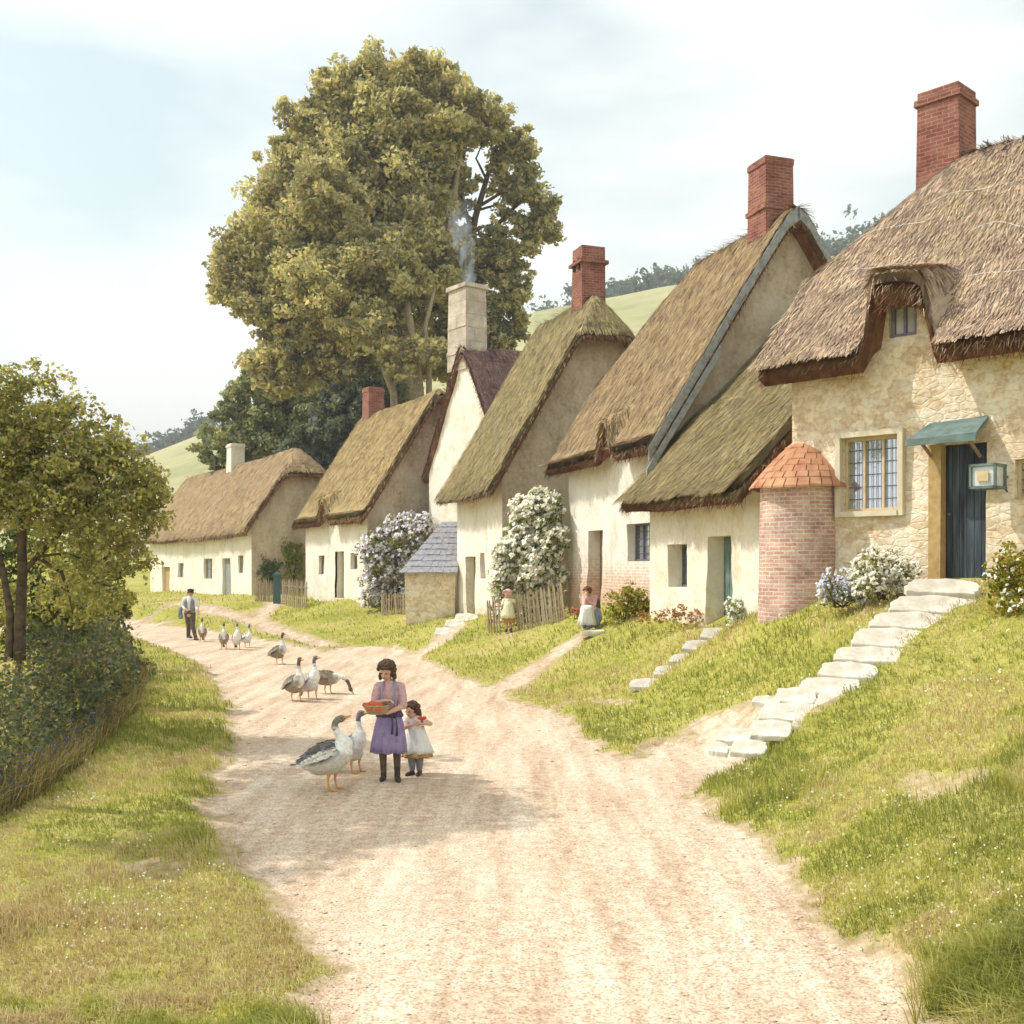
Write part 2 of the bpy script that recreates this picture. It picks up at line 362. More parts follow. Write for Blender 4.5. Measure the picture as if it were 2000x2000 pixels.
# house feet
for a in ((1547,1150,19.2),(1700,1150,18.0),(1880,1141,17.0),(2000,1135,16.4),(1485,1200,19.6),(1386,1217,22.1),(1269,1200,25.5),
          (1250,1190,26.8),(1160,1180,29.2),(1111,1205,32),(980,1203,34),(920,1202,37),(893,1200,38.5),(890,1206,37.5),(795,1207,39.5),
          (718,1190,43),(660,1170,44.6),(597,1165,50),(490,1160,51),(442,1163,54.7),(300,1157,70)): cp(*a)
# stone steps and flags
def stepY(py): return 16.2-(py-1152)*.0095
for px,py in ((1835,1150),(1817,1190),(1780,1221),(1733,1255),(1690,1288),(1648,1318),(1600,1365),(1545,1392),(1500,1425),(1434,1441),(1440,1465)): cp(px,py,stepY(py))
for x1,py in ((1925,1158),(1910,1192),(1885,1225),(1830,1262),(1780,1292),(1725,1322),(1690,1350),(1680,1378),(1640,1402),(1560,1435),(1510,1468)): cp(x1,py,stepY(py)); ctrl[-1]=(ctrl[-1][0],ctrl[-1][1],ctrl[-1][2]-.02)
for x1,py in ((1755,1170),(1720,1202),(1682,1235),(1645,1270),(1608,1300),(1575,1330),(1540,1365),(1470,1400)): cp(x1,py,stepY(py))
for a in ((1400,1242,21.0),(1366,1265,20.7),(1337,1292,20.3),(1308,1315,19.9),(1263,1340,19.5)): cp(*a)
# bank and right foreground
for a in ((1500,1260,18.6),(1450,1320,17.6),(1400,1370,17.0),(1300,1400,17.2),(1200,1400,18.2),(1130,1330,22.5),(1150,1240,27.0),(1050,1250,28.5),(1000,1300,25.5),(960,1235,30.5),(900,1250,31.5),
          (860,1220,35),(780,1230,37.5),(700,1215,41),(600,1195,45),(1600,1270,16.8),(1640,1220,17.4),(1560,1330,15.9)): cp(*a)
ctrl+=[(7.6,14.8,2.25),(7.2,13.2,1.75),(6.5,12,1.35),(5,11,1.0),(6.5,10,1.1),(4,9,.72),(6,8,.95),(3,7,.45),(5,5,.7),(2.9,5,.3),(3.3,10,.45),(4.6,12.4,.95),(3.4,12.4,.42),(9,10,1.6),(12,6,1.7),(10,14,2.4),(14,12,2.7),(10,2,1.2),(3,12.0,.3)]
# behind the houses
ctrl+=[(14,20,3.2),(12,30,3.5),(10,40,3.3),(4,50,2.8),(-2,58,2.6),(-10,68,2.4),(20,60,6),(40,40,7),(40,10,5),(-20,82,2.2),(0,95,5),(-40,95,3),(30,95,7)]
ctrl+=[(4.9,18.1,1.95),(5.4,17.9,2.05),(4.2,18.7,1.75),(4.75,17.3,1.7)]
# left side
ctrl+=[(-8,5,.25),(-6,11,.12),(-7,16,.2),(-8.5,20,.15),(-11,28,.1),(-16,42,.2),(-12,10,.5),(-14,20,.5),(-20,30,.5),(-30,45,.6),(-40,20,.8),(-40,0,.8),(-38,70,1.0),(-14,46,.35),(-10,46.5,.45),(-18,50,.6),(-24,60,.8)]
road_px=[(2100,2600),(1760,1950),(1560,1736),(1500,1650),(1400,1600),(1345,1562),(1372,1532),(1440,1512),(1400,1478),(1350,1462),(1300,1458),(1240,1484),(1180,1472),(1120,1432),(1112,1404),(1060,1382),(990,1368),(968,1345),(900,1332),(845,1302),(815,1282),(740,1264),(680,1262),
         (636,1274),(599,1268),(509,1250),(450,1240),(379,1228),(330,1222),(250,1212),(100,1210),(-100,1210),(-100,1236),(150,1236),(250,1241),(330,1268),(400,1300),(440,1350),(455,1400),(470,1450),(440,1510),(405,1580),(430,1630),(500,1690),(570,1760),(640,1900),(700,2200),(500,2900)]
road_xy=np.array([zr(*p) for p in road_px])
for (x,y) in road_xy[::2]: ctrl.append((x,y,0.0))
for a in ((800,1700),(1000,1500),(760,1550),(900,1400),(600,1350),(700,1300),(450,1260),(350,1240),(1200,1600),(1000,1900),(1250,1530)):
    x,y=zr(*a); ctrl.append((x,y,0.0))
ctrl+=[(0,1,0),(-3,1,.05)]
C=np.array(ctrl); P=C[:,:2]
def U(r2): return .5*r2*np.log(r2+1e-9)
d2=((P[:,None]-P[None])**2).sum(-1); n=len(P); A=np.zeros((n+3,n+3)); A[:n,:n]=U(d2)+np.eye(n)*2.0; A[:n,n]=1; A[:n,n+1:]=P; A[n,:n]=1; A[n+1:,:n]=P.T
sol=np.linalg.solve(A,np.concatenate([C[:,2],np.zeros(3)]))
RP,RN,RS=P.copy(),n,sol
def rbf(x,y):
    x=np.asarray(x,float); y=np.asarray(y,float); sh=x.shape; xf=x.ravel(); yf=y.ravel(); out=np.empty(len(xf))
    for i in range(0,len(xf),20000):
        q=np.stack([xf[i:i+20000],yf[i:i+20000]],1); dd=((q[:,None]-RP[None])**2).sum(-1)
        out[i:i+20000]=U(dd)@RS[:RN]+RS[RN]+q@RS[RN+1:]
    return out.reshape(sh)
def sdist(poly,x,y):           # signed distance to polygon, negative inside
    x=np.asarray(x,float); y=np.asarray(y,float); d=np.full(x.shape,1e9); ins=np.zeros(x.shape,bool); m=len(poly)
    for i in range(m):
        ax,ay=poly[i]; bx,by=poly[(i+1)%m]; ex,ey=bx-ax,by-ay
        t=np.clip(((x-ax)*ex+(y-ay)*ey)/(ex*ex+ey*ey+1e-12),0,1); d=np.minimum(d,np.hypot(x-ax-t*ex,y-ay-t*ey))
        c=((ay>y)!=(by>y))&(x<(bx-ax)*(y-ay)/(by-ay+1e-12)+ax); ins^=c
    return np.where(ins,-d,d)
def sm(a,b,x): t=np.clip((x-a)/(b-a),0,1); return t*t*(3-2*t)
hp_k=np.array([-.9,-.6,-.42,-.333,-.28,-.05,.0,.02,.10,.17,.30,.45,.9]); hp_z=np.array([16,18,20,29,36,56,65,69,72,75,82,90,95])
def far(x,y):
    k=x/np.maximum(y,1); hh=np.interp(k,hp_k,hp_z)
    return hh*sm(110,330,y)+N2(x*.01,y*.01,3)*3*sm(80,200,y)
def height(x,y):
    x=np.asarray(x,float); y=np.asarray(y,float)
    xc=np.clip(x,-40,40); yc=np.clip(y,-2,95); z=rbf(xc,yc)
    s=sdist(road_xy,x,y); road=sm(.9,-.1,s)
    z=z*(1-road)+road*(.0+.03*N1(x*.5,y*.5,3)-.015)
    off=1-road
    z=z+off*(.10*(N2(x*.9,y*.9,3)-.5)+.07*(N3(x*3.1,y*3.1,2)-.5))*sm(0,.6,s)
    # little turf step at the road's edge
    z=z+.07*sm(.02,.25,s+.25*(N1(x*1.3,y*1.3)-.5))*sm(.9,.3,s)*(y<40)
    return z+far(x,y)
def hz1(x,y): return float(height(np.array([x]),np.array([y]))[0])
_ys=np.concatenate([np.arange(4,60,.12),np.arange(60,400,1.5)])
def ground(px,py,ymin=4):
    ys=_ys[_ys>=ymin]; xs=(px-1000)*ys/F; zz=CH+(HZ-py)*ys/F; g=height(xs,ys); i=np.argmax(zz<=g)
    if zz[i]>g[i]: i=len(ys)-1
    return Vector((xs[i],ys[i],g[i]))
# footpaths (worn earth): lists of world points + half width
def gp(l): return [tuple(ground(*p)[:2]) for p in l]
paths=[(gp([(640,1262),(575,1242),(535,1230),(483,1212),(405,1190),(276,1181)]),.55),(gp([(500,1215),(512,1196),(538,1178)]),.5),
       (gp([(1420,1495),(1440,1440),(1380,1420),(1500,1400)]),.45),(gp([(985,1345),(1040,1305),(1095,1275),(1120,1250)]),.42),
       (gp([(1440,1470),(1560,1385),(1600,1350)]),.30),(gp([(1600,1350),(1660,1310),(1740,1240),(1830,1160)]),.2),(gp([(830,1275),(860,1252),(890,1225)]),.4),(gp([(975,1245),(1000,1236)]),.35),
       (gp([(1790,1530),(1850,1540),(1900,1520)]),.22),(gp([(270,1700),(340,1705)]),.28),(gp([(1230,1375),(1150,1365),(1100,1375)]),.22),(gp([(600,1225),(690,1215)]),.12)]
def pdist(pl,x,y):
    d=np.full(np.shape(x),1e9)
    for (ax,ay),(bx,by) in zip(pl[:-1],pl[1:]):
        ex,ey=bx-ax,by-ay; t=np.clip(((x-ax)*ex+(y-ay)*ey)/(ex*ex+ey*ey+1e-9),0,1); d=np.minimum(d,np.hypot(x-ax-t*ex,y-ay-t*ey))
    return d
def earth(x,y):
    s=sdist(road_xy,x,y)+.55*(N4(x*1.7,y*1.7,3)-.5)+.22*(N3(x*6,y*6,2)-.5); e=sm(.42,-.25,s)
    for i_,(pl,w) in enumerate(paths): e=np.maximum(e,sm(w*1.6,w*.4,pdist(pl,x,y)+.45*(N3(x*2.2,y*2.2,3)-.5))*(.72 if i_<7 else .42))
    return e
def axis(segs):
    out=[segs[0][0]]
    for a,b,st in segs:
        k=max(1,int(round((b-a)/st))); out+=list(np.linspace(a,b,k+1)[1:])
    return np.array(out)
xs=axis([(-1500,-300,120),(-300,-60,20),(-60,-14,1.5),(-14,12,.16),(12,40,1.2),(40,300,20),(300,1500,120)])
ys=axis([(-60,0,6),(0,4,.5),(4,24,.16),(24,62,.4),(62,120,2),(120,420,10),(420,1500,90),(1500,4000,500)])
XX,YY=np.meshgrid(xs,ys); ZZ=height(XX,YY); E=earth(XX,YY)
nx,ny=len(xs),len(ys); idx=np.arange(nx*ny).reshape(ny,nx)
q=np.stack([idx[:-1,:-1],idx[:-1,1:],idx[1:,1:],idx[1:,:-1]],-1).reshape(-1,4)
V=np.stack([XX,YY,ZZ],-1).reshape(-1,3)
me=np_mesh('ground',V,q); a=me.attributes.new('earth','FLOAT','POINT'); a.data.foreach_set('value',E.ravel().astype(np.float32))
cy=YY[:-1,:-1].ravel(); me.polygons.foreach_set('material_index',(cy>110).astype(np.int32))
g=finish('ground',me,[M['ground'],M['hill']],smooth=True); tag(g,kind='structure')
# the road: its own sheet 4 mm up
sr=sdist(road_xy,XX,YY)+.55*(N4(XX*1.7,YY*1.7,3)-.5); rc=(sr[:-1,:-1]<.02)&(sr[1:,1:]<.02)&(sr[1:,:-1]<.02)&(sr[:-1,1:]<.02)
qr=q[rc.ravel()]; used=np.unique(qr); mp=np.full(nx*ny,-1); mp[used]=np.arange(len(used)); Vr=V[used].copy(); Vr[:,2]+=.004; cnt=np.bincount(mp[qr].ravel(),minlength=len(used)); Vr[cnt<4,2]-=.012
road=finish('road',np_mesh('road',Vr,mp[qr]),M['road'],smooth=True); tag(road,kind='structure')
# ---------------------------------------------------------------- leaves and blades
def unit(v): return v/np.maximum(np.linalg.norm(v,axis=1,keepdims=True),1e-9)
def leaves(name,Cn,size,col,mat,parent,aspect=.55,upbias=0.0,face=None):
    n=len(Cn); a=unit(RNG.normal(size=(n,3))); r=unit(RNG.normal(size=(n,3))+np.array([0,0,upbias])); b=unit(np.cross(a,r))
    if face is not None: fn=unit(RNG.normal(size=(n,3))*.45+np.array(face)); a=unit(np.cross(fn,a)); b=np.cross(fn,a)
    pass; s=np.broadcast_to(np.asarray(size),(n,)).reshape(-1,1)
    nn=np.cross(a,b)*s*.25
    V=np.stack([Cn-a*s,Cn-b*s*aspect+nn,Cn+a*s,Cn+b*s*aspect+nn],1).reshape(-1,3); Fq=np.arange(4*n).reshape(-1,4)
    return finish(name,np_mesh(name,V,Fq,np.repeat(col,4,0)),mat,parent)
def pal(n,colors,weights=None,jit=.25):
    c=np.array(colors,float); w=None if weights is None else np.array(weights)/sum(weights)
    k=RNG.choice(len(c),n,p=w); return np.clip(c[k]*(1+jit*(RNG.random((n,1))*2-1)),0,1)
def crown_points(lobes,per,clump=.25,shell=.72,nclump=45):
    """lobes (x,y,z,rx,ry,rz,density): leaf centres in sub-clumps round each lobe's shell"""
    out=[];ids=[]
    for li,(x,y,z,rx,ry,rz,dn) in enumerate(lobes):
        k=max(6,int(nclump*dn)); d=unit(RNG.normal(size=(k,3))); rr=(shell+(1-shell)*RNG.random((k,1)))*(1+.17*RNG.normal(size=(k,1)))
        cc=d*rr*np.array([rx,ry,rz])+np.array([x,y,z]); m=int(per*dn*rx*rz); ci=RNG.integers(0,k,m)
        cr=clump*min(rx,rz)*(0.6+.8*RNG.random((k,1)))
        pts=cc[ci]+unit(RNG.normal(size=(m,3)))*cr[ci]*RNG.random((m,1))**.45*np.array([1.15,1.15,.8]); out.append(pts); ids.append(ci+1000*li)
    return np.concatenate(out),np.concatenate(ids)
def clump_tint(ids,amp=.3):
    u,inv=np.unique(ids,return_inverse=True); t=1+amp*(RNG.random(len(u))*2-1); return t[inv].reshape(-1,1)
# ================================================================ COTTAGES
def nrm2(v): l=math.hypot(*v); return (v[0]/l,v[1]/l)
class Frame:
    def __init__(s,O,T,side=1):
        s.O=O; s.L=math.hypot(T[0]-O[0],T[1]-O[1]); s.d=nrm2((T[0]-O[0],T[1]-O[1]))
        s.n=(s.d[1]*side,-s.d[0]*side)          # into the house
    def w(s,u,v,z): return Vector((s.O[0]+s.d[0]*u+s.n[0]*v, s.O[1]+s.d[1]*u+s.n[1]*v, z))
    def wn(s,u,v,z):
        u,v,z=np.broadcast_arrays(u,v,z); return np.stack([s.O[0]+s.d[0]*u+s.n[0]*v, s.O[1]+s.d[1]*u+s.n[1]*v, z],-1)
    def u(s,px):
        k=(px-1000)/F; return (k*s.O[1]-s.O[0])/(s.d[0]-k*s.d[1])
    def z(s,px,py): Y=s.O[1]+s.d[1]*s.u(px); return CH+(HZ-py)*Y/F
    def R(s): return Matrix(((s.d[0],s.n[0],0),(s.d[1],s.n[1],0),(0,0,1)))
    def rect(s,px0,px1,pt,pb):
        a,b=sorted((s.u(px0),s.u(px1))); m=(px0+px1)/2; return (a,b,s.z(m,pb),s.z(m,pt))
def smin(a,b,k=.25):
    h=np.clip(.5+.5*(b-a)/k,0,1); return b*(1-h)+a*h-k*h*(1-h)
def smax(a,b,k=.25): return -smin(-a,-b,k)
def lines(a,b,st,extra=()):
    k=max(1,int(round((b-a)/st))); l=list(np.linspace(a,b,k+1))
    for e in extra:
        if a<e<b: l=[x for x in l if abs(x-e)>st*.3 or x in (a,b)]; l.append(e)
    return np.array(sorted(set(l)))
def wall_piece(mb,fr,c,zb,top,ops=(),st=.20,amp=.08,seed=0,batter=0.0,reveal=.4):
    """c: ('v',v,u0,u1) wall along u at v facing -n (or +n when v>0); ('u',u,v0,v1) wall along v"""
    kind,k,a,b=c
    S=lines(a,b,st,[x for o in ops for x in o[:2]]); zt=float(np.max(top(S)))
    Z=lines(zb,zt,st,[x for o in ops for x in o[2:4]]); base=len(mb.v); out=-1 if (kind=='v' and k<=.01) or (kind=='u' and k<=.01) else 1
    tp=top(S)
    def P(si,zi,off=0.0):
        s,z=S[si],min(Z[zi],tp[si]); f=min(1,(s-a)/.35,(b-s)/.35); dsp=off+out*f*(amp*(float(N1(s*.7+seed,z*.7))-.5)*2+.5*amp*(float(N2(s*2.9+seed,z*2.9))-.5))+out*batter*max(0,(zt-z))*f
        return fr.w(s,k+dsp,z) if kind=='v' else fr.w(k+dsp,s,z)
    ids={}
    def vid(i,j):
        if (i,j) not in ids: ids[(i,j)]=len(mb.v); mb.v.append(tuple(P(i,j)))
        return ids[(i,j)]
    def inop(i,j):
        sm_,zm=(S[i]+S[i+1])/2,(Z[j]+Z[j+1])/2
        return any(o[0]<sm_<o[1] and o[2]<zm<o[3] for o in ops)
    for i in range(len(S)-1):
        for j in range(len(Z)-1):
            if inop(i,j): continue
            if Z[j]>=tp[i]-1e-6 and Z[j]>=tp[i+1]-1e-6: continue
            mb.f.append((vid(i,j),vid(i+1,j),vid(i+1,j+1),vid(i,j+1))); mb.m.append(0)
    for o in ops:      # reveals
        dep=o[4] if len(o)>4 else reveal
        def inner(s,z): 
            p=fr.w(s,k-out*dep,z) if kind=='v' else fr.w(k-out*dep,s,z); mb.v.append(tuple(p)); return len(mb.v)-1
        si=[i for i in range(len(S)) if o[0]-1e-6<=S[i]<=o[1]+1e-6]; zi=[j for j in range(len(Z)) if o[2]-1e-6<=Z[j]<=o[3]+1e-6]
        loop=[(i,zi[0]) for i in si]+[(si[-1],j) for j in zi[1:]]+[(i,zi[-1]) for i in si[::-1][1:]]+[(si[0],j) for j in zi[::-1][1:]]
        prev=None
        for (i,j) in loop:
            cur=(vid(i,j),inner(S[i],Z[j]))
            if prev: mb.f.append((prev[0],cur[0],cur[1],prev[1])); mb.m.append(1)
            prev=cur
def roof_mesh(name,fr,u0,u1,v0,v1,top,thick,mats,parent,res=.16,straws=3000,seed=0,amp=.06,umin=None,cutin=.12,slen=(.18,.45),sw=.011):
    nu=max(8,int((u1-u0)/res)); nv=max(8,int((v1-v0)/res)); s=np.linspace(0,1,nu); v=np.linspace(v0,v1,nv)
    # crowd a few lines at the edges for the rounded lip
    s=np.unique(np.concatenate([s,[.06/(u1-u0),1-.06/(u1-u0)]])); v=np.unique(np.concatenate([v,[v0+.06,v1-.06]])); nu,nv=len(s),len(v)
    S,Vv=np.meshgrid(s,v,indexing='ij'); lo=(umin(Vv) if umin else u0+0*Vv); Uu=lo+(u1-lo)*S
    def tz(u,vv): return top(u,vv)+amp*2*(N1(u*.55+seed,vv*.55+seed,3)-.5)+.045*(N2(u*2.3+seed,vv*.9,3)-.5)
    Zt=tz(Uu,Vv); e=np.minimum(np.minimum(Uu-lo,u1-Uu),np.minimum(Vv-v0,v1-Vv)); r=.2; Zr=Zt-(r-np.sqrt(np.clip(r*r-(r-np.minimum(e,r))**2,0,None)))
    Pt=fr.wn(Uu,Vv,Zr).reshape(-1,3); idx=np.arange(nu*nv).reshape(nu,nv); q=np.stack([idx[:-1,:-1],idx[1:,:-1],idx[1:,1:],idx[:-1,1:]],-1).reshape(-1,4)
    uv=np.stack([Uu,Vv*1.3],-1).reshape(-1,2); 
    # underside, inset
    ui=np.clip(Uu,lo+cutin*.45,u1-cutin*.45); vi=np.clip(Vv,v0+cutin,v1-cutin)
    Zb=top(ui,vi)-thick+.03*(N3(ui*2,vi*2)-.5); Pb=fr.wn(ui,vi,Zb).reshape(-1,3); b0=nu*nv
    qb=q[:,::-1]+b0
    ring=list(idx[:,0])+list(idx[-1,1:])+list(idx[-2::-1,-1])+list(idx[0,-2:0:-1]); ring=np.array(ring); nr=len(ring)
    Pm=Pt[ring]*.45+Pb[ring]*.55; Pm[:,2]+=.05*(RNG.random(nr)-.5); ctr=Pt.mean(0); o=Pm-ctr; o[:,2]=0; Pm+=unit(o)*(.05+.05*RNG.random((nr,1)))
    m0=2*nu*nv; mid=np.arange(nr)+m0; nx=np.roll(np.arange(nr),-1)
    sk=np.concatenate([np.stack([ring,ring[nx],mid[nx],mid],1),np.stack([mid,mid[nx],ring[nx]+b0,ring+b0],1)])
    uvm=np.stack([np.arange(nr)*res,Pm[:,2]],1); V=[Pt,Pb,Pm]; UV=[uv,uv*1.0,uvm]; Fq=[q,qb,sk]; MI=[np.zeros(len(q)),np.ones(len(qb)),np.ones(len(sk))]
    tint=[np.full(len(Pt)+len(Pb)+len(Pm),.5)]; nvt=2*nu*nv+nr
    # loose straws lying down the slope
    m=straws
    sv=RNG.random(m)**1.0*(v1-v0)+v0; front=RNG.random(m)<.85; sv=np.where(front,v0+(sv-v0)*.55,sv); lo2=umin(sv) if umin else u0+0*sv; su=lo2+RNG.random(m)*(u1-lo2)
    ed=RNG.random(m)<.10; sv=np.where(ed,v0+.05*RNG.random(m),sv); ed2=(RNG.random(m)<.05); su=np.where(ed2,lo2+.05*RNG.random(m),su)
    h=.06; z=tz(su,sv); gu=(tz(su+h,sv)-tz(su-h,sv))/(2*h); gv=(tz(su,sv+h)-tz(su,sv-h))/(2*h); gl=np.sqrt(gu**2+gv**2)+1e-6
    du=-gu/gl+RNG.normal(size=m)*.16; dv=-gv/gl+RNG.normal(size=m)*.10; L=slen[0]+(slen[1]-slen[0])*RNG.random(m)
    k=L/np.sqrt(du**2+dv**2+(gu*du+gv*dv)**2); du*=k; dv*=k
    p0=fr.wn(su,sv,z-.01); lift=.02+.035*RNG.random(m); p1=fr.wn(su+du,sv+dv,z+gu*du+gv*dv+lift)
    t=unit(p1-p0); nn=unit(fr.wn(0*gu-gu,0*gv-gv,1+0*gu)-np.array([fr.O[0],fr.O[1],0])); w=np.cross(t,nn)*(sw*(0.6+.9*RNG.random((m,1))))
    SV=np.stack([p0-w,p0+w,p1+w*.5,p1-w*.5],1).reshape(-1,3); sf=np.arange(4*m).reshape(-1,4)+nvt; ti=np.clip(.5+.28*RNG.normal(size=m),0,1)
    V.append(SV); UV.append(np.repeat(np.stack([su+RNG.random(m)*3,sv*1.3],1),4,0)); Fq.append(sf); MI.append(np.zeros(m)); tint.append(np.repeat(ti,4))
    # ragged straw ends over the cut eave
    me_=int(nr*res*120*(.011/sw)); ii=RNG.integers(0,nr,me_); jj=(ii+1)%nr; tt=RNG.random((me_,1)); hh=RNG.random((me_,1)); top_=Pt[ring[ii]]*(1-tt)+Pt[ring[jj]]*tt; mid_=Pm[ii]*(1-tt)+Pm[jj]*tt; low_=Pb[ring[ii]]*(1-tt)+Pb[ring[jj]]*tt
    p0=np.where(hh<.5,top_*(1-2*hh)+mid_*2*hh,mid_*(2-2*hh)+low_*(2*hh-1)); o=p0-ctr; o[:,2]=0; o=unit(o); d_=unit(o*.55+np.array([0,0,-1])+RNG.normal(size=(me_,3))*.28); p1=p0+o*.01+d_*(.05+.13*RNG.random((me_,1))); w=unit(np.cross(d_,o))*(sw*.8*(.5+RNG.random((me_,1))))
    n0=sum(len(q_) for q_ in V); V.append(np.stack([p0-w,p0+w,p1+w*.4,p1-w*.4],1).reshape(-1,3)); UV.append(np.repeat(RNG.random((me_,2))*5,4,0)); Fq.append(np.arange(4*me_).reshape(-1,4)+n0); MI.append((hh[:,0]>.42).astype(float)); tint.append(np.repeat(np.clip(.45+.25*RNG.normal(size=me_),0,1),4))
    me=np_mesh(name,np.concatenate(V),np.concatenate(Fq),matidx=np.concatenate(MI),uv=np.concatenate(UV))
    a=me.attributes.new('tint','FLOAT','POINT'); a.data.foreach_set('value',np.concatenate(tint).astype(np.float32))
    sf=np.ones(len(me.polygons),bool); me.polygons.foreach_set('use_smooth',sf)
    o=finish(name,me,mats,parent); o['_t']=0; del o['_t']
    return o,tz
def gable(D,ridge,eave_top,u0=0,u1=0,hips=(),r=.18,rise=0.0,sag=.06,L=1):
    sl=(ridge-eave_top)/(D/2)
    def f(u,v):
        z=ridge+rise*u-sag*np.sin(np.pi*np.clip(u/L,0,1))-sl*(np.sqrt((v-D/2)**2+r*r)-r)
        for (side,u_e,z_e,s) in hips:
            hp=z_e+s*((u-u_e) if side=='near' else (u_e-u)); z=smin(z,hp,.3)
        return z
    return f
def add_window(parent,fr,op,depth,cols,rows,frame_mat,v0=0.0,kind='v',out=-1,glass='glass',fw=.05,bars=True,lattice=(0,0)):
    u0,u1,z0,z1=op[:4]; g=.003
    def B(mb,a,b,c,d,va,vb):
        mb.box(fr.w((a+b)/2,v0-out*(depth-(va+vb)/2),(c+d)/2),(abs(b-a),abs(vb-va),abs(d-c)),fr.R())
    mb=MB(); u0+=g;u1-=g;z0+=g;z1-=g
    B(mb,u0,u1,z0,z0+fw,-.03,.06); B(mb,u0,u1,z1-fw,z1,-.03,.06); B(mb,u0,u0+fw,z0+fw,z1-fw,-.03,.06); B(mb,u1-fw,u1,z0+fw,z1-fw,-.03,.06)
    for i in range(1,cols): x=u0+(u1-u0)*i/cols; B(mb,x-fw*.4,x+fw*.4,z0+fw,z1-fw,-.02,.05)
    w=mb.build('window',M[frame_mat],parent)
    if rows or lattice[0]:
        lb=MB()
        for j in range(1,rows): z=z0+(z1-z0)*j/rows; B(lb,u0+fw,u1-fw,z-.008,z+.008,.008,.024)
        for i in range(lattice[0]): x=u0+(u1-u0)*(i+.5)/lattice[0]; B(lb,x-.006,x+.006,z0+fw,z1-fw,.026,.036)
        lb.build('glazing_bar',M['lead_dark'],w)
    pb=MB(); B(pb,u0+fw*.5,u1-fw*.5,z0+fw*.5,z1-fw*.5,-.012,.003); pb.build('pane',M[glass],w)
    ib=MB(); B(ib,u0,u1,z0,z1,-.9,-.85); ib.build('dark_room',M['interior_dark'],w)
    return w
def add_door(parent,fr,op,depth,mat,planks=4,frame=None,ajar=0):
    u0,u1,z0,z1=op[:4]; mb=MB(); W_=(u1-u0); f=.07 if frame else .003
    a,b=u0+f,u1-f
    for i in range(planks):
        x0=a+(b-a)*i/planks; x1=a+(b-a)*(i+1)/planks
        mb.box(fr.w((x0+x1)/2,depth-.03+random.uniform(-.004,.004),(z0+z1-f)/2),(x1-x0-.008,.04,z1-z0-f-.01),fr.R())
    mb.box(fr.w((a+b)/2,depth+.012,(z0+z1-f)/2),(b-a,.03,z1-z0-f-.02),fr.R())
    d=mb.build('door',M[mat],parent)
    if frame:
        fb=MB(); fb.box(fr.w(u0+f/2,depth-.06,(z0+z1)/2),(f-.004,.12,z1-z0-.006),fr.R()); fb.box(fr.w(u1-f/2,depth-.06,(z0+z1)/2),(f-.004,.12,z1-z0-.006),fr.R())
        fb.box(fr.w((u0+u1)/2,depth-.06,z1-f/2),(u1-u0-2*f,.12,f-.004),fr.R()); fb.build('door_frame',M[frame],parent)
    hb=MB(); hz=z0+(z1-z0)*.5; hb.tube([fr.w(a+.1,depth-.05,hz),fr.w(a+.1,depth-.10,hz)],[.012,.012],8); hb.ell(fr.w(a+.1,depth-.115,hz),(.026,.026,.026),nu=10,nv=6); hb.build('door_knob',M['lead_dark'],d,True)
    return d
def chimney(parent,c,size,z0,z1,R,mat,bands=(),cap=True,taper=.94,hole_shades=False,name='chimney'):
    mb=MB(); H=z1-z0; mb.box((c[0],c[1],z0+H/2),(size[0],size[1],H),R,taper=taper,jit=.012)
    for (zb,g,h) in bands: mb.box((c[0],c[1],zb),(size[0]*taper+g,size[1]*taper+g,h),R,jit=.012)
    if hole_shades:
        for sx in (-.22,.22): mb.box(Vector((c[0],c[1],z1-.55))+R@Vector((sx*size[0],-size[1]*.5,0)),(size[0]*.16,.05,.34),R,mi=1)  # near-black blocks coloured as the shade in vent holes
    # near-black block on top, coloured as the shade inside a flue
    mb.box((c[0],c[1],z1+.015),(size[0]*.5,size[1]*.5,.03),R,mi=1)
    return mb.build(name,[M[mat],M['interior_dark']],parent,boxuv=True)
def cottage(name,label,group,fr,D,zb,topf,thick,wallmat,thatchm,openings,u_over,v_over,parts=None,res=.16,straws=3000,seed=0,umin=None,gable_ops=(),gable_mat=None,amp=.08,back=True,far_gable=True,near_gable=True,sw=.011,batter=0):
    base=fr.w(fr.L/2,D/2,zb); root=empty(name,base,label,'cottage',group)
    L=fr.L; mb=MB()
    ft=lambda s:topf(s,np.zeros_like(s)+.05)-thick+.12
    wall_piece(mb,fr,('v',0.0,0,L),zb,ft,openings,amp=amp,seed=seed,batter=batter)
    w=mb.build('front_wall',[M[wallmat],M[wallmat]],root,boxuv=True)
    for flag,uu,nm in ((near_gable,0.0,'gable_wall'),(far_gable,L,'gable_wall')):
        if not flag: continue
        mb=MB(); gt=lambda s,uu=uu:topf(np.zeros_like(s)+uu,s)-thick+.12
        wall_piece(mb,fr,('u',uu,0,D),zb,gt,(),amp=amp*.7,seed=seed+5); mb.build(nm,M[gable_mat or wallmat],root,boxuv=True)
    if back:
        mb=MB(); bt=lambda s:topf(s,np.zeros_like(s)+D-.05)-thick+.12; wall_piece(mb,fr,('v',D,0,L),zb,bt,(),st=.6,amp=amp,seed=seed+9); mb.build('back_wall',M[wallmat],root,boxuv=True)
    rf,tz=roof_mesh('roof',fr,-u_over[0],L+u_over[1],-v_over,D+v_over,topf,thick,[M[thatchm],M['cut']],root,res=res,straws=straws,seed=seed,umin=umin,sw=sw)
    return root,w,rf,tz
GRP='thatched cottages along the lane'
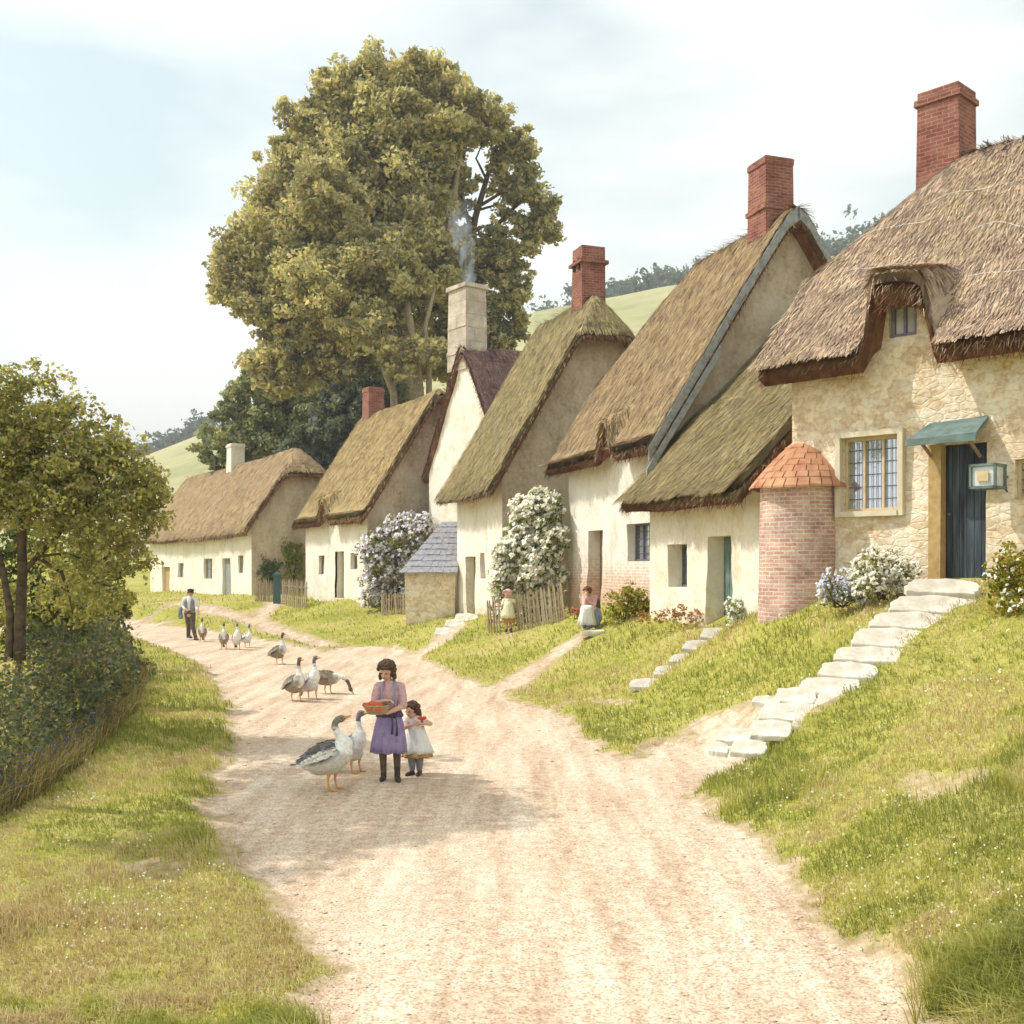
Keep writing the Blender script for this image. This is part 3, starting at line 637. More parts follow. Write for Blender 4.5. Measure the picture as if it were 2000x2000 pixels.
# ---- A: the big stone cottage on the right
frA=Frame((4.9,19.2),(10.18,13.77),-1)           # u runs right (nearer), into the house = back right
LA=frA.L; DA=8.0
def topA(u,v):
    sl=(10.45-6.42)/4.0; z=10.45-sl*(np.sqrt((v-4)**2+.3**2)-.3)
    z=smin(z,7.9+1.35*(u+.65)+0*v,.5)
    sh=sm(1.55,1.78,u)*sm(2.92,2.50,u)
    brow=6.15+1.27*sh+.24*v-.18*np.clip(u-2.0,0,1.5); z=np.where(v<5,smax(z,brow,.16),z)
    return z
opsA=[]
winA=frA.rect(1645,1757,852,998); opsA.append(winA+(.16,))
u0=frA.u(1838); doorA=(u0,frA.u(1926),frA.z(1879,1141),frA.z(1879,866)); opsA.append(doorA+(.20,))
dorA=frA.rect(1737,1790,592,657); dorA=(dorA[0],dorA[1],dorA[2],dorA[3]); opsA.append(dorA+(.12,))
rwA=frA.rect(1982,2050,895,975); opsA.append(rwA+(.16,))
A,wA,rA,tzA=cottage('stone_cottage','large nearest stone cottage with a dark door, big leaded window and thatched eyebrow dormer',GRP,frA,DA,1.5,topA,.62,'rubble','thatch_pink',opsA,(.36,.6),.5,res=.11,straws=30000,seed=3,sw=.010,amp=.06)
add_window(A,frA,winA,.16,3,6,'wood_frame',lattice=(0,0)); 
lb=MB()
for i in range(12):
    x=winA[0]+(winA[1]-winA[0])*(i+.5)/12; lb.box(frA.w(x,.16-.03,(winA[2]+winA[3])/2),(.010,.008,winA[3]-winA[2]-.12),frA.R())
lb.build('window_bars',M['paint_mauve'],A)
add_window(A,frA,dorA,.12,2,0,'paint_mauve',glass='glass_milky',fw=.06); add_window(A,frA,rwA,.16,2,4,'wood_frame')
add_door(A,frA,doorA,.18,'door_dark',6)
jb=MB()   # ochre timber jamb and lintel
jb.box(frA.w(doorA[0]-.06,-.02,(doorA[2]+doorA[3])/2-.05),(.20,.16,doorA[3]-doorA[2]+.1),frA.R(),jit=.01)
jb.build('door_post',M['wood_ochre'],A)
# window surround, plastered
sb=MB(); a,b,c,d=winA; e=.09
sb.box(frA.w(a-e/2,-.035,(c+d)/2),(e,.10,d-c+2*e),frA.R()); sb.box(frA.w(b+e/2,-.035,(c+d)/2),(e,.10,d-c+2*e),frA.R()); sb.box(frA.w((a+b)/2,-.035,d+e/2),(b-a-.002,.10,e),frA.R()); sb.box(frA.w((a+b)/2,-.045,c-e/2),(b-a-.002,.13,e),frA.R())
sb.build('window_surround',M['plaster_pale'],A)
# door hood
hb=MB(); hz=doorA[3]; a,b=doorA[0]-.34,doorA[1]+.06
vs=[frA.w(a,-.50,hz+.0),frA.w(b,-.50,hz+.04),frA.w(b-.03,.02,hz+.34),frA.w(a+.14,.02,hz+.30)]; vs2=[p+Vector((0,0,.06)) for p in vs]
hb.add(vs+vs2,[(0,1,2,3),(7,6,5,4),(0,4,5,1),(1,5,6,2),(2,6,7,3),(3,7,4,0)])
hb.box(frA.w((a+b)/2,-.50,hz+.02),(b-a,.05,.10),frA.R())
hood=hb.build('door_hood',M['paint_teal'],A)
kb=MB()
for x in (a+.22,b-.15): kb=MB(); kb.tube([frA.w(x,-.0,hz-.22),frA.w(x,-.42,hz+.01)],[.03,.03],6); kb.build('hood_bracket',M['wood_brown'],hood)
cA=frA.w(.95,4.0,0); chimney(rA,(cA.x,cA.y),(.86,.80),9.7,11.75,frA.R(),'brick_red',bands=((11.55,.10,.12),))
# hazel binding rods on the roof
lg=MB()
for (ua,ub,v,ph) in ((.4,1.9,1.0,0),(2.9,7.2,.35,1),(2.6,7.2,1.35,2),(1.2,7.2,2.4,.5),(-.2,1.5,1.9,3)):
    pts=[]
    for i in range(36):
        u=ua+(ub-ua)*i/35; vv=v+.16*abs(math.sin(u*2.1+ph))+.04*math.sin(u*5)
        pts.append(frA.w(u,vv,float(tzA(np.array(u),np.array(vv)))+.012))
    lg.tube(pts,.012,5)
lg.build('thatch_rod',M['slab_grey'],rA)
# ---- B: low cottage
frB=Frame((4.5,19.8),(3.2,25.5)); DB=8.4
def topB(u,v):
    z=9.0-(9.0-4.52)/4.2*(np.sqrt((v-4.2)**2+.04)-.2); return z+.10*sm(3.5,5.9,u)*(v<1.5)
opsB=[frB.rect(1307,1344,1063,1147)+(.36,),frB.rect(1382,1427,1047,1224)+(.42,)]
B_,wB,rB,tzB=cottage('low_cottage','low cream rendered cottage with mossy thatch over a teal door, beside the brick oven',GRP,frB,DB,.9,topB,.55,'lime_yellow','thatch_moss',opsB,(.12,.42),.55,res=.13,straws=15000,seed=21,gable_mat='plaster_tan',amp=.09,far_gable=False,near_gable=False)
o=opsB[0]; add_window(B_,frB,o,.36,2,6,'lead_dark',lattice=(5,0)); o=opsB[1]
add_door(B_,frB,(o[0],o[0]+(o[1]-o[0])*.99,o[2],o[3]),.40,'paint_teal',4)
db=MB(); db.box(frB.w(o[0]+(o[1]-o[0])*.36,.345,o[2]+(o[3]-o[2])*.74),((o[1]-o[0])*.42,.02,(o[3]-o[2])*.36),frB.R()); db.build('door_shade_panel',M['interior_dark'],B_)  # near-black panel on the planks, coloured as shade behind an open upper half
# brick oven turret against the corner
tc=(4.97,19.05); tb=empty('bread_oven',(tc[0],tc[1],1.7),'round red brick bread oven with a conical orange tiled roof at the stone cottage corner','oven')
V=[];UVs=[];Fq=[];seg=40;rows=26
for j in range(rows+1):
    z=1.0+(3.97-1.0)*j/rows; r=.70-.05*j/rows+.02*(float(N1(j*.4,3.3))-.5)
    for i in range(seg+1):
        a=2*math.pi*i/seg; rr=r+.018*(float(N2(i*.7,j*.9))-.5); V.append((tc[0]+rr*math.cos(a),tc[1]+rr*math.sin(a),z)); UVs.append((a*.68,z))
for j in range(rows):
    for i in range(seg): k=j*(seg+1)+i; Fq.append((k,k+1,k+seg+2,k+seg+1))
finish('brick_drum',np_mesh('brick_drum',V,Fq,uv=UVs),M['brick_turret'],tb,True)
cb=MB(); nc=9; ap=Vector((tc[0]+.30,tc[1]+.36,4.95))
for j in range(nc):
    t0=j/nc; t1=(j+1.12)/nc; r0=.78*(1-t0)**.8+.06; r1=.78*max(0,1-t1)**.8+.06; z0=3.90+1.0*t0**.9; z1=3.90+1.0*min(t1,1)**.9
    nt=max(8,int(2*math.pi*r0/.21)); off=random.random()
    for i in range(nt):
        a0=2*math.pi*(i+off)/nt+.012; a1=2*math.pi*(i+1+off)/nt-.012; c0=Vector((tc[0],tc[1],0)).lerp(Vector((ap.x,ap.y,0)),t0); c1=Vector((tc[0],tc[1],0)).lerp(Vector((ap.x,ap.y,0)),min(1,t1)); dz=random.uniform(-.014,.02)
        q=[c0+Vector((r0*math.cos(a0),r0*math.sin(a0),z0+dz)),c0+Vector((r0*math.cos(a1),r0*math.sin(a1),z0+dz)),c1+Vector((r1*math.cos(a1),r1*math.sin(a1),z1-.01)),c1+Vector((r1*math.cos(a0),r1*math.sin(a0),z1-.01))]
        cb.add(q+[p+Vector((0,0,.035)) for p in q],[(0,3,2,1),(4,5,6,7),(0,1,5,4),(1,2,6,5),(2,3,7,6),(3,0,4,7)])
cb.build('tiled_cone',M['tile_orange'],tb)
# ---- C: white and pink cottage with the big tan gable
frC=Frame((3.6,26.0),(1.65,32.0)); DC=6.7
gC=gable(DC,11.3,6.05,hips=(('far',7.1,7.4,1.55),),L=6.3)
def topC(u,v):
    z=gC(u,v); sh=np.clip(1-np.abs(u-2.35)/.55,0,1); sh=sh*sh*(3-2*sh); z=np.where(v<2.5,smax(z,5.9+.75*sh+.5*v,.12),z); return z
dC=frC.rect(1147,1175,1036,1178); wC=frC.rect(1224,1268,1022,1096)
bC=(2.12,2.58,6.0,6.32)
C_,wC_,rC,tzC=cottage('gabled_cottage','white cottage with brick foot and tall grey edged tan gable, behind the seated woman',GRP,frC,DC,.9,topC,.5,'lime_pink','thatch_tan',[dC+(.45,),wC+(.3,)],(.45,.4),.55,res=.15,straws=12000,seed=40,gable_mat='plaster_tan',sw=.013)
add_door(C_,frC,dC,.43,'wood_brown',3); add_window(C_,frC,wC,.3,3,5,'lead_dark',lattice=(6,0))
bb=MB()
for sgn,vv0,vv1,w_ in ((1,-.62,3.38,.22),(1,-.7,1.2,.16),(-1,7.2,3.32,.18)):
    pts=[]
    for i in range(14):
        v=vv0+(vv1-vv0)*i/13; pts.append((v,float(gC(np.array(0.0),np.array(v)))))
    du=-.50 if w_!=.16 else -.56; dz=-.02 if w_!=.16 else -.42
    for (va,za),(vb,zb_) in zip(pts[:-1],pts[1:]):
        p=[frC.w(du,va,za+dz),frC.w(du,vb,zb_+dz),frC.w(du,vb,zb_+dz-w_*1.5),frC.w(du,va,za+dz-w_*1.5)]; p2=[x+Vector((frC.d[0]*.05,frC.d[1]*.05,0)) for x in p]
        bb.add(p+p2,[(0,1,2,3),(7,6,5,4),(0,4,5,1),(1,5,6,2),(2,6,7,3),(3,7,4,0)])
bb.build('bargeboard',M['grey_board'],rC)
cc=frC.w(.62,3.25,0); chimney(rC,(cc.x,cc.y),(.86,.82),10.75,12.72,frC.R(),'brick_red',bands=((11.45,.12,.10),(12.60,.05,.14)))
# ---- D: narrow white cottage with half hipped end
frD=Frame((-.3,34.0),(-1.92,38.5)); DD=6.6
topD=gable(DD,11.35,5.75,hips=(('near',-.6,10.05,1.5),),L=4.8)
dD=frD.rect(911,927,1087,1205); sD=frD.rect(938,949,1080,1130)
D_,wD,rD,tzD=cottage('narrow_cottage','narrow white end-on cottage with steep thatch hipped over its gable and stone doorsteps',GRP,frD,DD,.5,topD,.5,'lime_white','thatch_moss',[dD+(.35,),sD+(.3,)],(.6,.4),.6,res=.16,straws=8000,seed=60,gable_mat='plaster_tan',sw=.014)
add_door(D_,frD,dD,.33,'wood_brown',3); add_window(D_,frD,sD,.28,1,2,'wood_grey')
cc=frD.w(1.0,3.35,0); chimney(rD,(cc.x,cc.y),(.88,.85),10.5,12.95,frD.R(),'brick_red',bands=((12.45,.20,.10),),hole_shades=True)
# ---- E: tall white gable with stone stack, plum thatch
frE=Frame((-.35,39.1),(-3.25,43.0)); DE=8.0     # front = the gable; u along gable, ridge runs along v
def topE(u,v):
    c=frE.L/2; rz=10.75+.06*v; return rz-1.85*(np.sqrt((u-c)**2+.04)-.2)+.0*v
E_=empty('tall_gable_cottage',frE.w(frE.L/2,4,.5),'tall white gable cottage under plum brown thatch with a smoking stone chimney','cottage',GRP)
mb=MB(); wall_piece(mb,frE,('v',0.0,0,frE.L),.4,lambda s:topE(s,0*s)-.4,(),seed=80); mb.build('gable_wall',M['lime_white'],E_,boxuv=True)
for uu in (0.0,frE.L):
    mb=MB(); wall_piece(mb,frE,('u',uu,0,DE),.4,lambda s,uu=uu:topE(0*s+uu,s)-.4,(),st=.5,seed=85); mb.build('side_wall',M['lime_white'],E_,boxuv=True)
rE,tzE=roof_mesh('roof',frE,-.35,frE.L+.25,-.12,DE,topE,.45,[M['thatch_plum'],M['cut']],E_,res=.18,straws=6000,seed=90,sw=.014)
cc=frE.w(frE.L/2+.42,.44,0); cc_smoke=cc.copy(); mbE=chimney(rE,(cc.x,cc.y),(1.25,1.0),9.9,13.15,frE.R(),'brick_stone',bands=((13.05,.16,.16),(11.55,.05,.10),(10.6,.1,.12)),taper=.93)
# slate lean-to
le=empty('lean_to',(-3.2,38.6,.7),'small stone lean-to shed with a grey slate roof, right of the lilac bush','shed')
mb=MB(); x0,x1,y0,y1=-3.72,-1.98,38.2,40.2; mb.box(((x0+x1)/2,(y0+y1)/2,1.45),(x1-x0,y1-y0,1.9),jit=.03); mb.build('shed_wall',M['rubble'],le,boxuv=True)
sb=MB(); nr_=9
for j in range(nr_):
    t0=j/nr_; t1=(j+1.1)/nr_
    ya,yb=y0-.25+2.3*t0,y0-.25+2.3*t1; za,zb_=2.28+1.85*t0,2.28+1.85*t1; xa=x0-.2+1.35*t0; xb=x0-.2+1.35*t1; nt=8-int(4*t0)
    for i in range(nt):
        qa=xa+(x1+.1-xa)*(i+.02)/nt; qb=xa+(x1+.1-xa)*(i+.98)/nt; qc=xb+(x1+.1-xb)*(i+.98)/nt; qd=xb+(x1+.1-xb)*(i+.02)/nt; dz=random.uniform(0,.03)
        p=[Vector((qa,ya,za+dz)),Vector((qb,ya,za+dz)),Vector((qc,yb,zb_-.02)),Vector((qd,yb,zb_-.02))]
        sb.add(p+[k+Vector((0,0,.045)) for k in p],[(0,3,2,1),(4,5,6,7),(0,1,5,4),(1,2,6,5),(2,3,7,6),(3,0,4,7)])
sb.build('slate_roof',M['slate'],le)
# ---- F
frF=Frame((-5.66,43.0),(-9.4,50.0)); DF=6.0
gF=gable(DF,9.65,4.95,L=7.9)
def topF(u,v):
    z=gF(u,v); sh=np.clip(1-np.abs(u-4.1)/.7,0,1); sh=sh*sh*(3-2*sh); return np.where(v<2.5,smax(z,4.85+.8*sh+.35*v,.12),z)
opsF=[frF.rect(655,673,1077,1168)+(.3,),frF.rect(622,632,1085,1122)+(.25,),frF.rect(686,700,1080,1112)+(.25,),(3.85,4.35,4.62,5.05,.2)]
F_,wF,rF,tzF=cottage('small_chimney_cottage','white cottage with golden thatch and a short red chimney, left of the lilac bush',GRP,frF,DF,.5,topF,.5,'lime_white','thatch_gold',opsF,(.45,.4),.5,res=.2,straws=6000,seed=110,gable_mat='plaster_tan',sw=.016)
add_door(F_,frF,opsF[0],.28,'wood_grey',3)
for o in opsF[1:]: add_window(F_,frF,o,.2,1 if o is opsF[3] else 2,2,'wood_brown',fw=.04)
cc=frF.w(7.2,3.0,0); chimney(rF,(cc.x,cc.y),(.85,.8),9.0,10.75,frF.R(),'brick_red',bands=((10.6,.06,.14),))
# ---- G long row
frG=Frame((-12.1,51.0),(-23.1,70.1)); DG=5.0
topG=gable(DG,8.35,4.75,hips=(('near',-.5,7.1,.9),),L=22,sag=.12)
opsG=[frG.rect(434,450,1090,1163)+(.25,),frG.rect(317,333,1107,1156)+(.25,),frG.rect(464,473,1085,1120)+(.2,),frG.rect(398,414,1091,1132)+(.2,),frG.rect(348,357,1100,1128)+(.2,)]
G_,wG,rG,tzG=cottage('long_cottage','long low whitewashed cottage with brown thatch at the far end of the lane',GRP,frG,DG,.3,topG,.45,'lime_white','thatch_tan',opsG,(.5,.4),.5,res=.3,straws=5000,seed=130,gable_mat='plaster_tan',sw=.02)
add_door(G_,frG,opsG[0],.22,'grey_board',3); add_door(G_,frG,opsG[1],.22,'wood_ochre',3)
for o in opsG[2:]: add_window(G_,frG,o,.18,2,2,'wood_grey',fw=.04)
cc=W(460,900,62); chimney(rG,(cc.x,cc.y),(.95,.8),7.0,9.4,frG.R(),'lime_white',bands=((9.25,.1,.12),))
# lantern on the wall by the door
ln=empty('wall_lantern',frA.w(frA.u(1935),-.6,frA.z(1935,935)),'square teal framed glass lantern on a bracket beside the dark door','lantern')
lu=frA.u(1956); Lz=frA.z(1935,936); a=.18; hh=.165; vc=-.50; ed=MB()
cor=[(sx*a+lu,sy*a+vc) for sx,sy in ((-1,-1),(1,-1),(1,1),(-1,1))]
for (x,y) in cor: ed.box(frA.w(x,y,Lz),(.035,.035,2*hh),frA.R())
for zz in (-hh,hh):
    for i in range(4):
        (xa,ya),(xb,yb)=cor[i],cor[(i+1)%4]; ed.box(frA.w((xa+xb)/2,(ya+yb)/2,Lz+zz),(abs(xb-xa)+.04,abs(yb-ya)+.04,.036),frA.R())
ed.build('lantern_frame',M['paint_teal'],ln)
gb=MB(); gb.box(frA.w(lu,vc,Lz),(2*a-.04,2*a-.04,2*hh-.05),frA.R()); gb.build('glass_box',M['glass_milky'],ln)
fb=MB(); fb.box(frA.w(lu,vc-a-.004,Lz),(.17,.012,.15),frA.R()); fb.build('card',M['wood_frame'],ln)
bk=MB(); bk.tube([frA.w(lu+.08,.05,Lz+.02),frA.w(lu+.08,vc+a,Lz+.02)],[.02,.02],8); bk.tube([frA.w(lu+.08,.05,Lz-.22),frA.w(lu+.08,vc+a,Lz-.03)],[.013,.013],8); bk.build('bracket',M['lead_dark'],ln)
# ================================================================ TREES, BUSHES, GRASS
OLIVE=[(.55,.50,.24),(.47,.45,.22),(.62,.55,.28),(.37,.37,.21),(.60,.49,.30),(.32,.32,.25)]
def px_lobes(Y,l,dy=1.0,ysq=.8):
    out=[]
    for t in l:
        px,py,r=t[:3]; dn=t[3] if len(t)>3 else 1; Yl=Y+(t[4] if len(t)>4 else 0); p=W(px,py,Yl); R=r*Yl/F; out.append((p.x,p.y,p.z,R,R*ysq,R*.92,dn))
    return out
def trunk(parent,limbs,mat,name='trunk'):
    mb=MB()
    for pts,rad in limbs:
        P_=[Vector(p) for p in pts]; pp=[];rr=[]
        for i in range(len(P_)-1):
            for k in range(4):
                t=k/4; pp.append(P_[i].lerp(P_[i+1],t)+Vector([random.uniform(-.12,.12)*min(rad[i],.4) for _ in range(3)])); rr.append(rad[i]*(1-t)+rad[i+1]*t)
        pp.append(P_[-1]); rr.append(rad[-1]); mb.tube(pp,rr,9)
    return mb.build(name,M[mat],parent,True)
def tree(name,label,group,base,lobes,per,size,colors,weights,limbs,bark,clump=.3,shell=.7,nclump=45,jit=.22,camp=.3,cat='tree'):
    root=empty(name,base,label,cat,group); pts,ids=crown_points(lobes,per,clump,shell,nclump)
    col=pal(len(pts),colors,weights,jit)*clump_tint(ids,camp)
    trunk(root,limbs,bark); leaves('crown',pts,size*(.6+.8*RNG.random(len(pts))),col,M['leaf'],root)
    return root
# great elm behind the cottages
Ye=58
elm=px_lobes(Ye,[(690,330,105),(800,300,110),(770,245,95),(590,340,70),(560,430,90),(480,500,62),(460,560,50),(520,570,75),(640,470,115),(590,590,90),(690,620,100),(760,440,120),(600,690,75),(690,735,60),(760,600,70,.8),
   (850,520,85),(800,690,70,1,6),(740,700,60,1,6),(860,680,60,.9,5),(770,760,50,1,6),(560,640,60),(540,720,60),(620,270,80),(760,180,85),(860,190,75),(860,270,60,.7),(940,230,55,.7),(680,180,60),(770,700,45,.4,-5),(835,690,40,.35,-5),(725,640,50,.5,-5),(650,560,90,1,-3),(740,520,90,1,-3),(640,390,80,1,-3),(700,225,70)],ysq=.95)
bx_=W(800,1020,Ye); b0=Vector((bx_.x,Ye,2.3))
def L_(*pts): return [tuple(W(*p)) for p in pts]
limbs=[([b0]+L_((800,800,Ye),(790,640,Ye),(770,500,Ye),(760,380,Ye),(770,270,Ye)),[.75,.62,.5,.38,.26,.1]),(L_((798,760,Ye),(760,660,Ye-1),(700,560,Ye-1),(640,450,Ye-1)),[.4,.3,.22,.1]),
   (L_((795,700,Ye),(840,560,Ye),(880,430,Ye),(900,300,Ye)),[.4,.3,.22,.1]),(L_((775,900,Ye-4),(768,770,Ye-4),(745,700,Ye-4),(728,650,Ye-4),(690,590,Ye-3)),[.2,.19,.15,.12,.06]),(L_((832,900,Ye-4),(816,740,Ye-4),(806,660,Ye-4),(795,590,Ye-3)),[.27,.25,.2,.15]),(L_((838,900,Ye-4),(838,740,Ye-4),(830,640,Ye-4),(850,560,Ye-3)),[.16,.15,.12,.08]),(L_((765,760,Ye-4),(790,700,Ye-4),(770,650,Ye-4)),[.1,.08,.04]),(L_((790,620,Ye),(700,500,Ye),(580,430,Ye),(500,500,Ye)),[.3,.22,.16,.08])]
tree('elm_tree','great olive green elm towering behind the smoking stone chimney',None,b0,elm,1900,.145,OLIVE,[5,4,4,3,2,1.5],limbs,'bark_light',clump=.26,shell=.60,nclump=95,camp=.38)
# right hand elm, thinner, sky showing through
Yr=60
l2=px_lobes(Yr,[(1000,330,55,.9),(1030,400,55,1),(1060,450,40,.8),(1000,480,50,1),(960,540,60,1),(980,620,55,1.1),(950,670,60,1.1),(900,590,60),(920,400,60,.18),(950,330,50,.2),(930,470,50,.3),(960,260,45,.3),(1010,280,40,.7),(890,270,50,.45),(880,340,45,.4),(900,670,60),(1010,560,30,.9)])
b1=Vector((W(930,1000,Yr).x,Yr,2.5))
lim2=[([b1]+L_((925,800,Yr),(905,650,Yr),(910,520,Yr),(930,420,Yr),(960,320,Yr),(980,250,Yr)),[.45,.4,.32,.24,.18,.12,.05]),(L_((912,540,Yr),(960,450,Yr),(1010,400,Yr),(1040,370,Yr)),[.18,.13,.09,.04]),
  (L_((920,450,Yr),(900,380,Yr),(905,310,Yr),(920,250,Yr)),[.14,.1,.07,.03]),(L_((940,400,Yr),(990,370,Yr),(1030,330,Yr)),[.1,.07,.03]),(L_((950,350,Yr),(930,310,Yr),(950,260,Yr)),[.08,.05,.02]),(L_((915,560,Yr),(960,520,Yr),(1000,500,Yr)),[.13,.09,.04]),
  (L_((935,410,Yr),(970,400,Yr),(1000,430,Yr)),[.08,.05,.03]),(L_((925,430,Yr),(885,400,Yr),(870,360,Yr)),[.08,.05,.03])]
tree('elm_tree','slimmer elm with sky showing through its open branches, right of the stone chimney smoke',None,b1,l2,1400,.15,OLIVE+[(.20,.20,.11)],[4,4,4,3,2,2,3],lim2,'bark_dark',clump=.3,shell=.6,nclump=40,camp=.3)
# dark lower trees to the left of the elm
Yd=66
l3=px_lobes(Yd,[(450,830,50),(500,790,55),(560,770,60),(620,800,60),(420,880,35),(480,870,50),(540,850,60),(600,860,50),(520,740,45)])
b2=Vector((W(500,1000,Yd).x,Yd,2.5))
tree('round_tree','bluish green round topped tree left of the great elm, behind the long cottage',None,b2,l3,1500,.17,[(.36,.38,.18),(.27,.31,.17),(.44,.42,.18),(.25,.30,.22)],[3,3,3,2],[([b2]+L_((500,860,Yd),(510,780,Yd)),[.3,.25,.1])],'bark_dark',clump=.3,nclump=40)
Yu=56
l4=px_lobes(Yu,[(640,850,60),(690,800,55),(580,900,40),(740,780,50),(660,900,50),(720,860,50)])
b3=Vector((W(650,1000,Yu).x,Yu,2.4))
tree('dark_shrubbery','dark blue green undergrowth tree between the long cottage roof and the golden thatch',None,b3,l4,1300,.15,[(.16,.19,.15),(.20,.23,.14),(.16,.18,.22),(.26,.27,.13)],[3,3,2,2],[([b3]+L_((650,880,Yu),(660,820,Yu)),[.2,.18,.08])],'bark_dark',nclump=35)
# left roadside tree
Yl=16.0
l5=px_lobes(Yl,[(60,800,75,.5),(20,760,55,.3),(110,755,45,.18),(70,725,36,.15),(150,800,36,.2),(215,835,34,.25),(262,870,30,.25),(300,925,28,.3),(0,860,110,.9),(120,880,95,.85),(190,870,60,.6),(240,890,42,.5),(200,940,85,.9),(270,960,50,.8),(290,1010,40,.8),(90,970,80,.9),(210,1040,75,.9),(10,945,80,.9),(260,1085,42,.7),
   (130,1060,60,.35),(150,1130,50,.35),(215,1165,40,.5),(-90,880,150,.8),(-110,1040,90,.6),(110,1180,40,.4,1),(30,740,30,.3),(110,1120,60,.5,1.5),(170,1180,50,.5,1),(-20,1180,70,.5,2),(160,1000,60,.6),(300,960,34,.6)],ysq=1.0)
bl=ground(38,1272,12)
lim5=[([(W(38,1290,Yl))]+L_((40,1200,Yl),(45,1120,Yl),(42,1040,Yl),(45,960,Yl),(70,880,Yl),(80,800,Yl)),[.085,.08,.07,.065,.05,.04,.02]),
  (L_((18,1290,Yl),(20,1200,Yl),(8,1120,Yl),(-12,1060,Yl),(-40,950,Yl)),[.06,.055,.045,.04,.02]),
  (L_((48,1115,Yl),(75,1085,Yl),(110,1050,Yl),(150,1000,Yl),(200,950,Yl)),[.045,.035,.028,.02,.01]),
  (L_((75,1090,Yl),(120,1118,Yl),(135,1160,Yl),(142,1200,Yl)),[.03,.026,.018,.008]),(L_((80,1086,Yl),(130,1080,Yl),(180,1100,Yl)),[.022,.018,.01]),
  (L_((70,885,Yl),(120,840,Yl),(150,790,Yl)),[.03,.02,.008]),(L_((150,1020,Yl),(190,1015,Yl),(230,1040,Yl)),[.02,.015,.006])]
lim5[0][0][0]=tuple(lim5[0][0][0])
tree('hedgerow_tree','spreading yellow green hedgerow tree with dark forked trunk on the left verge',None,W(38,1290,Yl),l5,8800,.040,[(.44,.42,.13),(.50,.49,.13),(.35,.36,.13),(.46,.38,.20),(.26,.28,.14),(.58,.52,.26)],[5,3,4,3,2,2],lim5,'bark_dark',clump=.36,shell=.6,nclump=70,camp=.35)
# second tree just outside, whose shade falls over the lane
b6=Vector((-8.9,11.6,.2)); l6=[(-8.85+a*.6,12.1+b*1.15,c+5.3,r*1.15,r*1.15,r*.85,d*1.3) for a,b,c,r,d in ((.2,-1.4,1.6,.8,.5),(1.0,2.2,1.2,.9,.5),(0,0,3.5,1.2,.8),(.9,.6,3.0,1.0,.8),(.3,-.9,2.8,.9,.8),(-.9,.5,3.2,1.1,.8),(.1,1.4,2.5,.9,.7),(.9,0.6,2.3,.7,.7),(.2,-1.6,2.2,.8,.6),(0.6,2.6,2.6,.8,.6))]
tree('hedgerow_tree','leafy hedgerow tree standing past the near end of the hedge',None,b6,l6,2700,.06,[(.30,.29,.05),(.20,.22,.05)],[1,1],[([b6,b6+Vector((.1,0,2.6)),b6+Vector((.2,.1,7.6))],[.17,.13,.05])],'bark_dark',clump=.35,nclump=40)
# thicket behind the hedge, under the roadside tree
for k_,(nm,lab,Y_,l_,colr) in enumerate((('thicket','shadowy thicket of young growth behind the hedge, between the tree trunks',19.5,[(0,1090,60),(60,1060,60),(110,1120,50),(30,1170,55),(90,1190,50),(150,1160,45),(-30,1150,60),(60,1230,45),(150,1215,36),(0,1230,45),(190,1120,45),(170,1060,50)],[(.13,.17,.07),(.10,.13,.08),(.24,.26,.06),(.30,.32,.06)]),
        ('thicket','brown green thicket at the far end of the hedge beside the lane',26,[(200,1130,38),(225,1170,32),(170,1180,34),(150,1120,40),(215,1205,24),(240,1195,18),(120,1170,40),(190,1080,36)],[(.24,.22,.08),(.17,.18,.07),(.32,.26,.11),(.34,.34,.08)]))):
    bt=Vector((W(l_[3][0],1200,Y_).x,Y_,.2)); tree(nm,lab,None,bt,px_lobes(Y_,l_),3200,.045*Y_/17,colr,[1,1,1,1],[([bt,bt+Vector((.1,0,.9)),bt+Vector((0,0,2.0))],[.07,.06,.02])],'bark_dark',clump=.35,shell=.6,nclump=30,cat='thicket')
# hedge along the left verge
hx=[(-3.5,7.0),(-5.4,9.6),(-5.75,11.4),(-6.1,13.2),(-6.7,16.1),(-7.2,18.8),(-8.5,23.5),(-10.3,28.5),(-13.2,34),(-17,40)]
hx=[(-6.7,6.5),(-6.0,9.2),(-5.75,11.4),(-5.95,13.2),(-6.5,16.1),(-7.1,18.8),(-8.5,23.5),(-10.4,28.5),(-13.4,34),(-17.2,40)]
hl=[]
for i in range(len(hx)-1):
    (xa,ya),(xb,yb)=hx[i],hx[i+1]; k=max(2,int(math.hypot(xb-xa,yb-ya)/.42))
    for j in range(k):
        t=j/k; x=xa+(xb-xa)*t; y=ya+(yb-ya)*t
        for r_ in range(2):
            w=random.uniform(.42,.62); zz=random.uniform(.40,1.15) if r_==0 else random.uniform(.1,.5); ox=random.uniform(-.75,-.05) if r_==0 else random.uniform(-.1,.12)
            hl.append((x+ox,y+random.uniform(-.2,.2),hz1(x,y)+zz,w,w,w*.85,1.0))
root=empty('hedge',(-7,15,.1),'dense dark green hedge with dry brown stalks at its foot along the left verge','hedge')
Cn,ids=crown_points(hl,1250,.5,.7,16); Cn=Cn[Cn[:,1]>5.5]; ids=ids[:len(Cn)]
far_=np.clip(Cn[:,1]/14,.8,2.0)
keep=RNG.random(len(Cn))<np.clip(1.3/far_**1.6,.2,1); Cn=Cn[keep]; far_=far_[keep]; n=len(Cn)
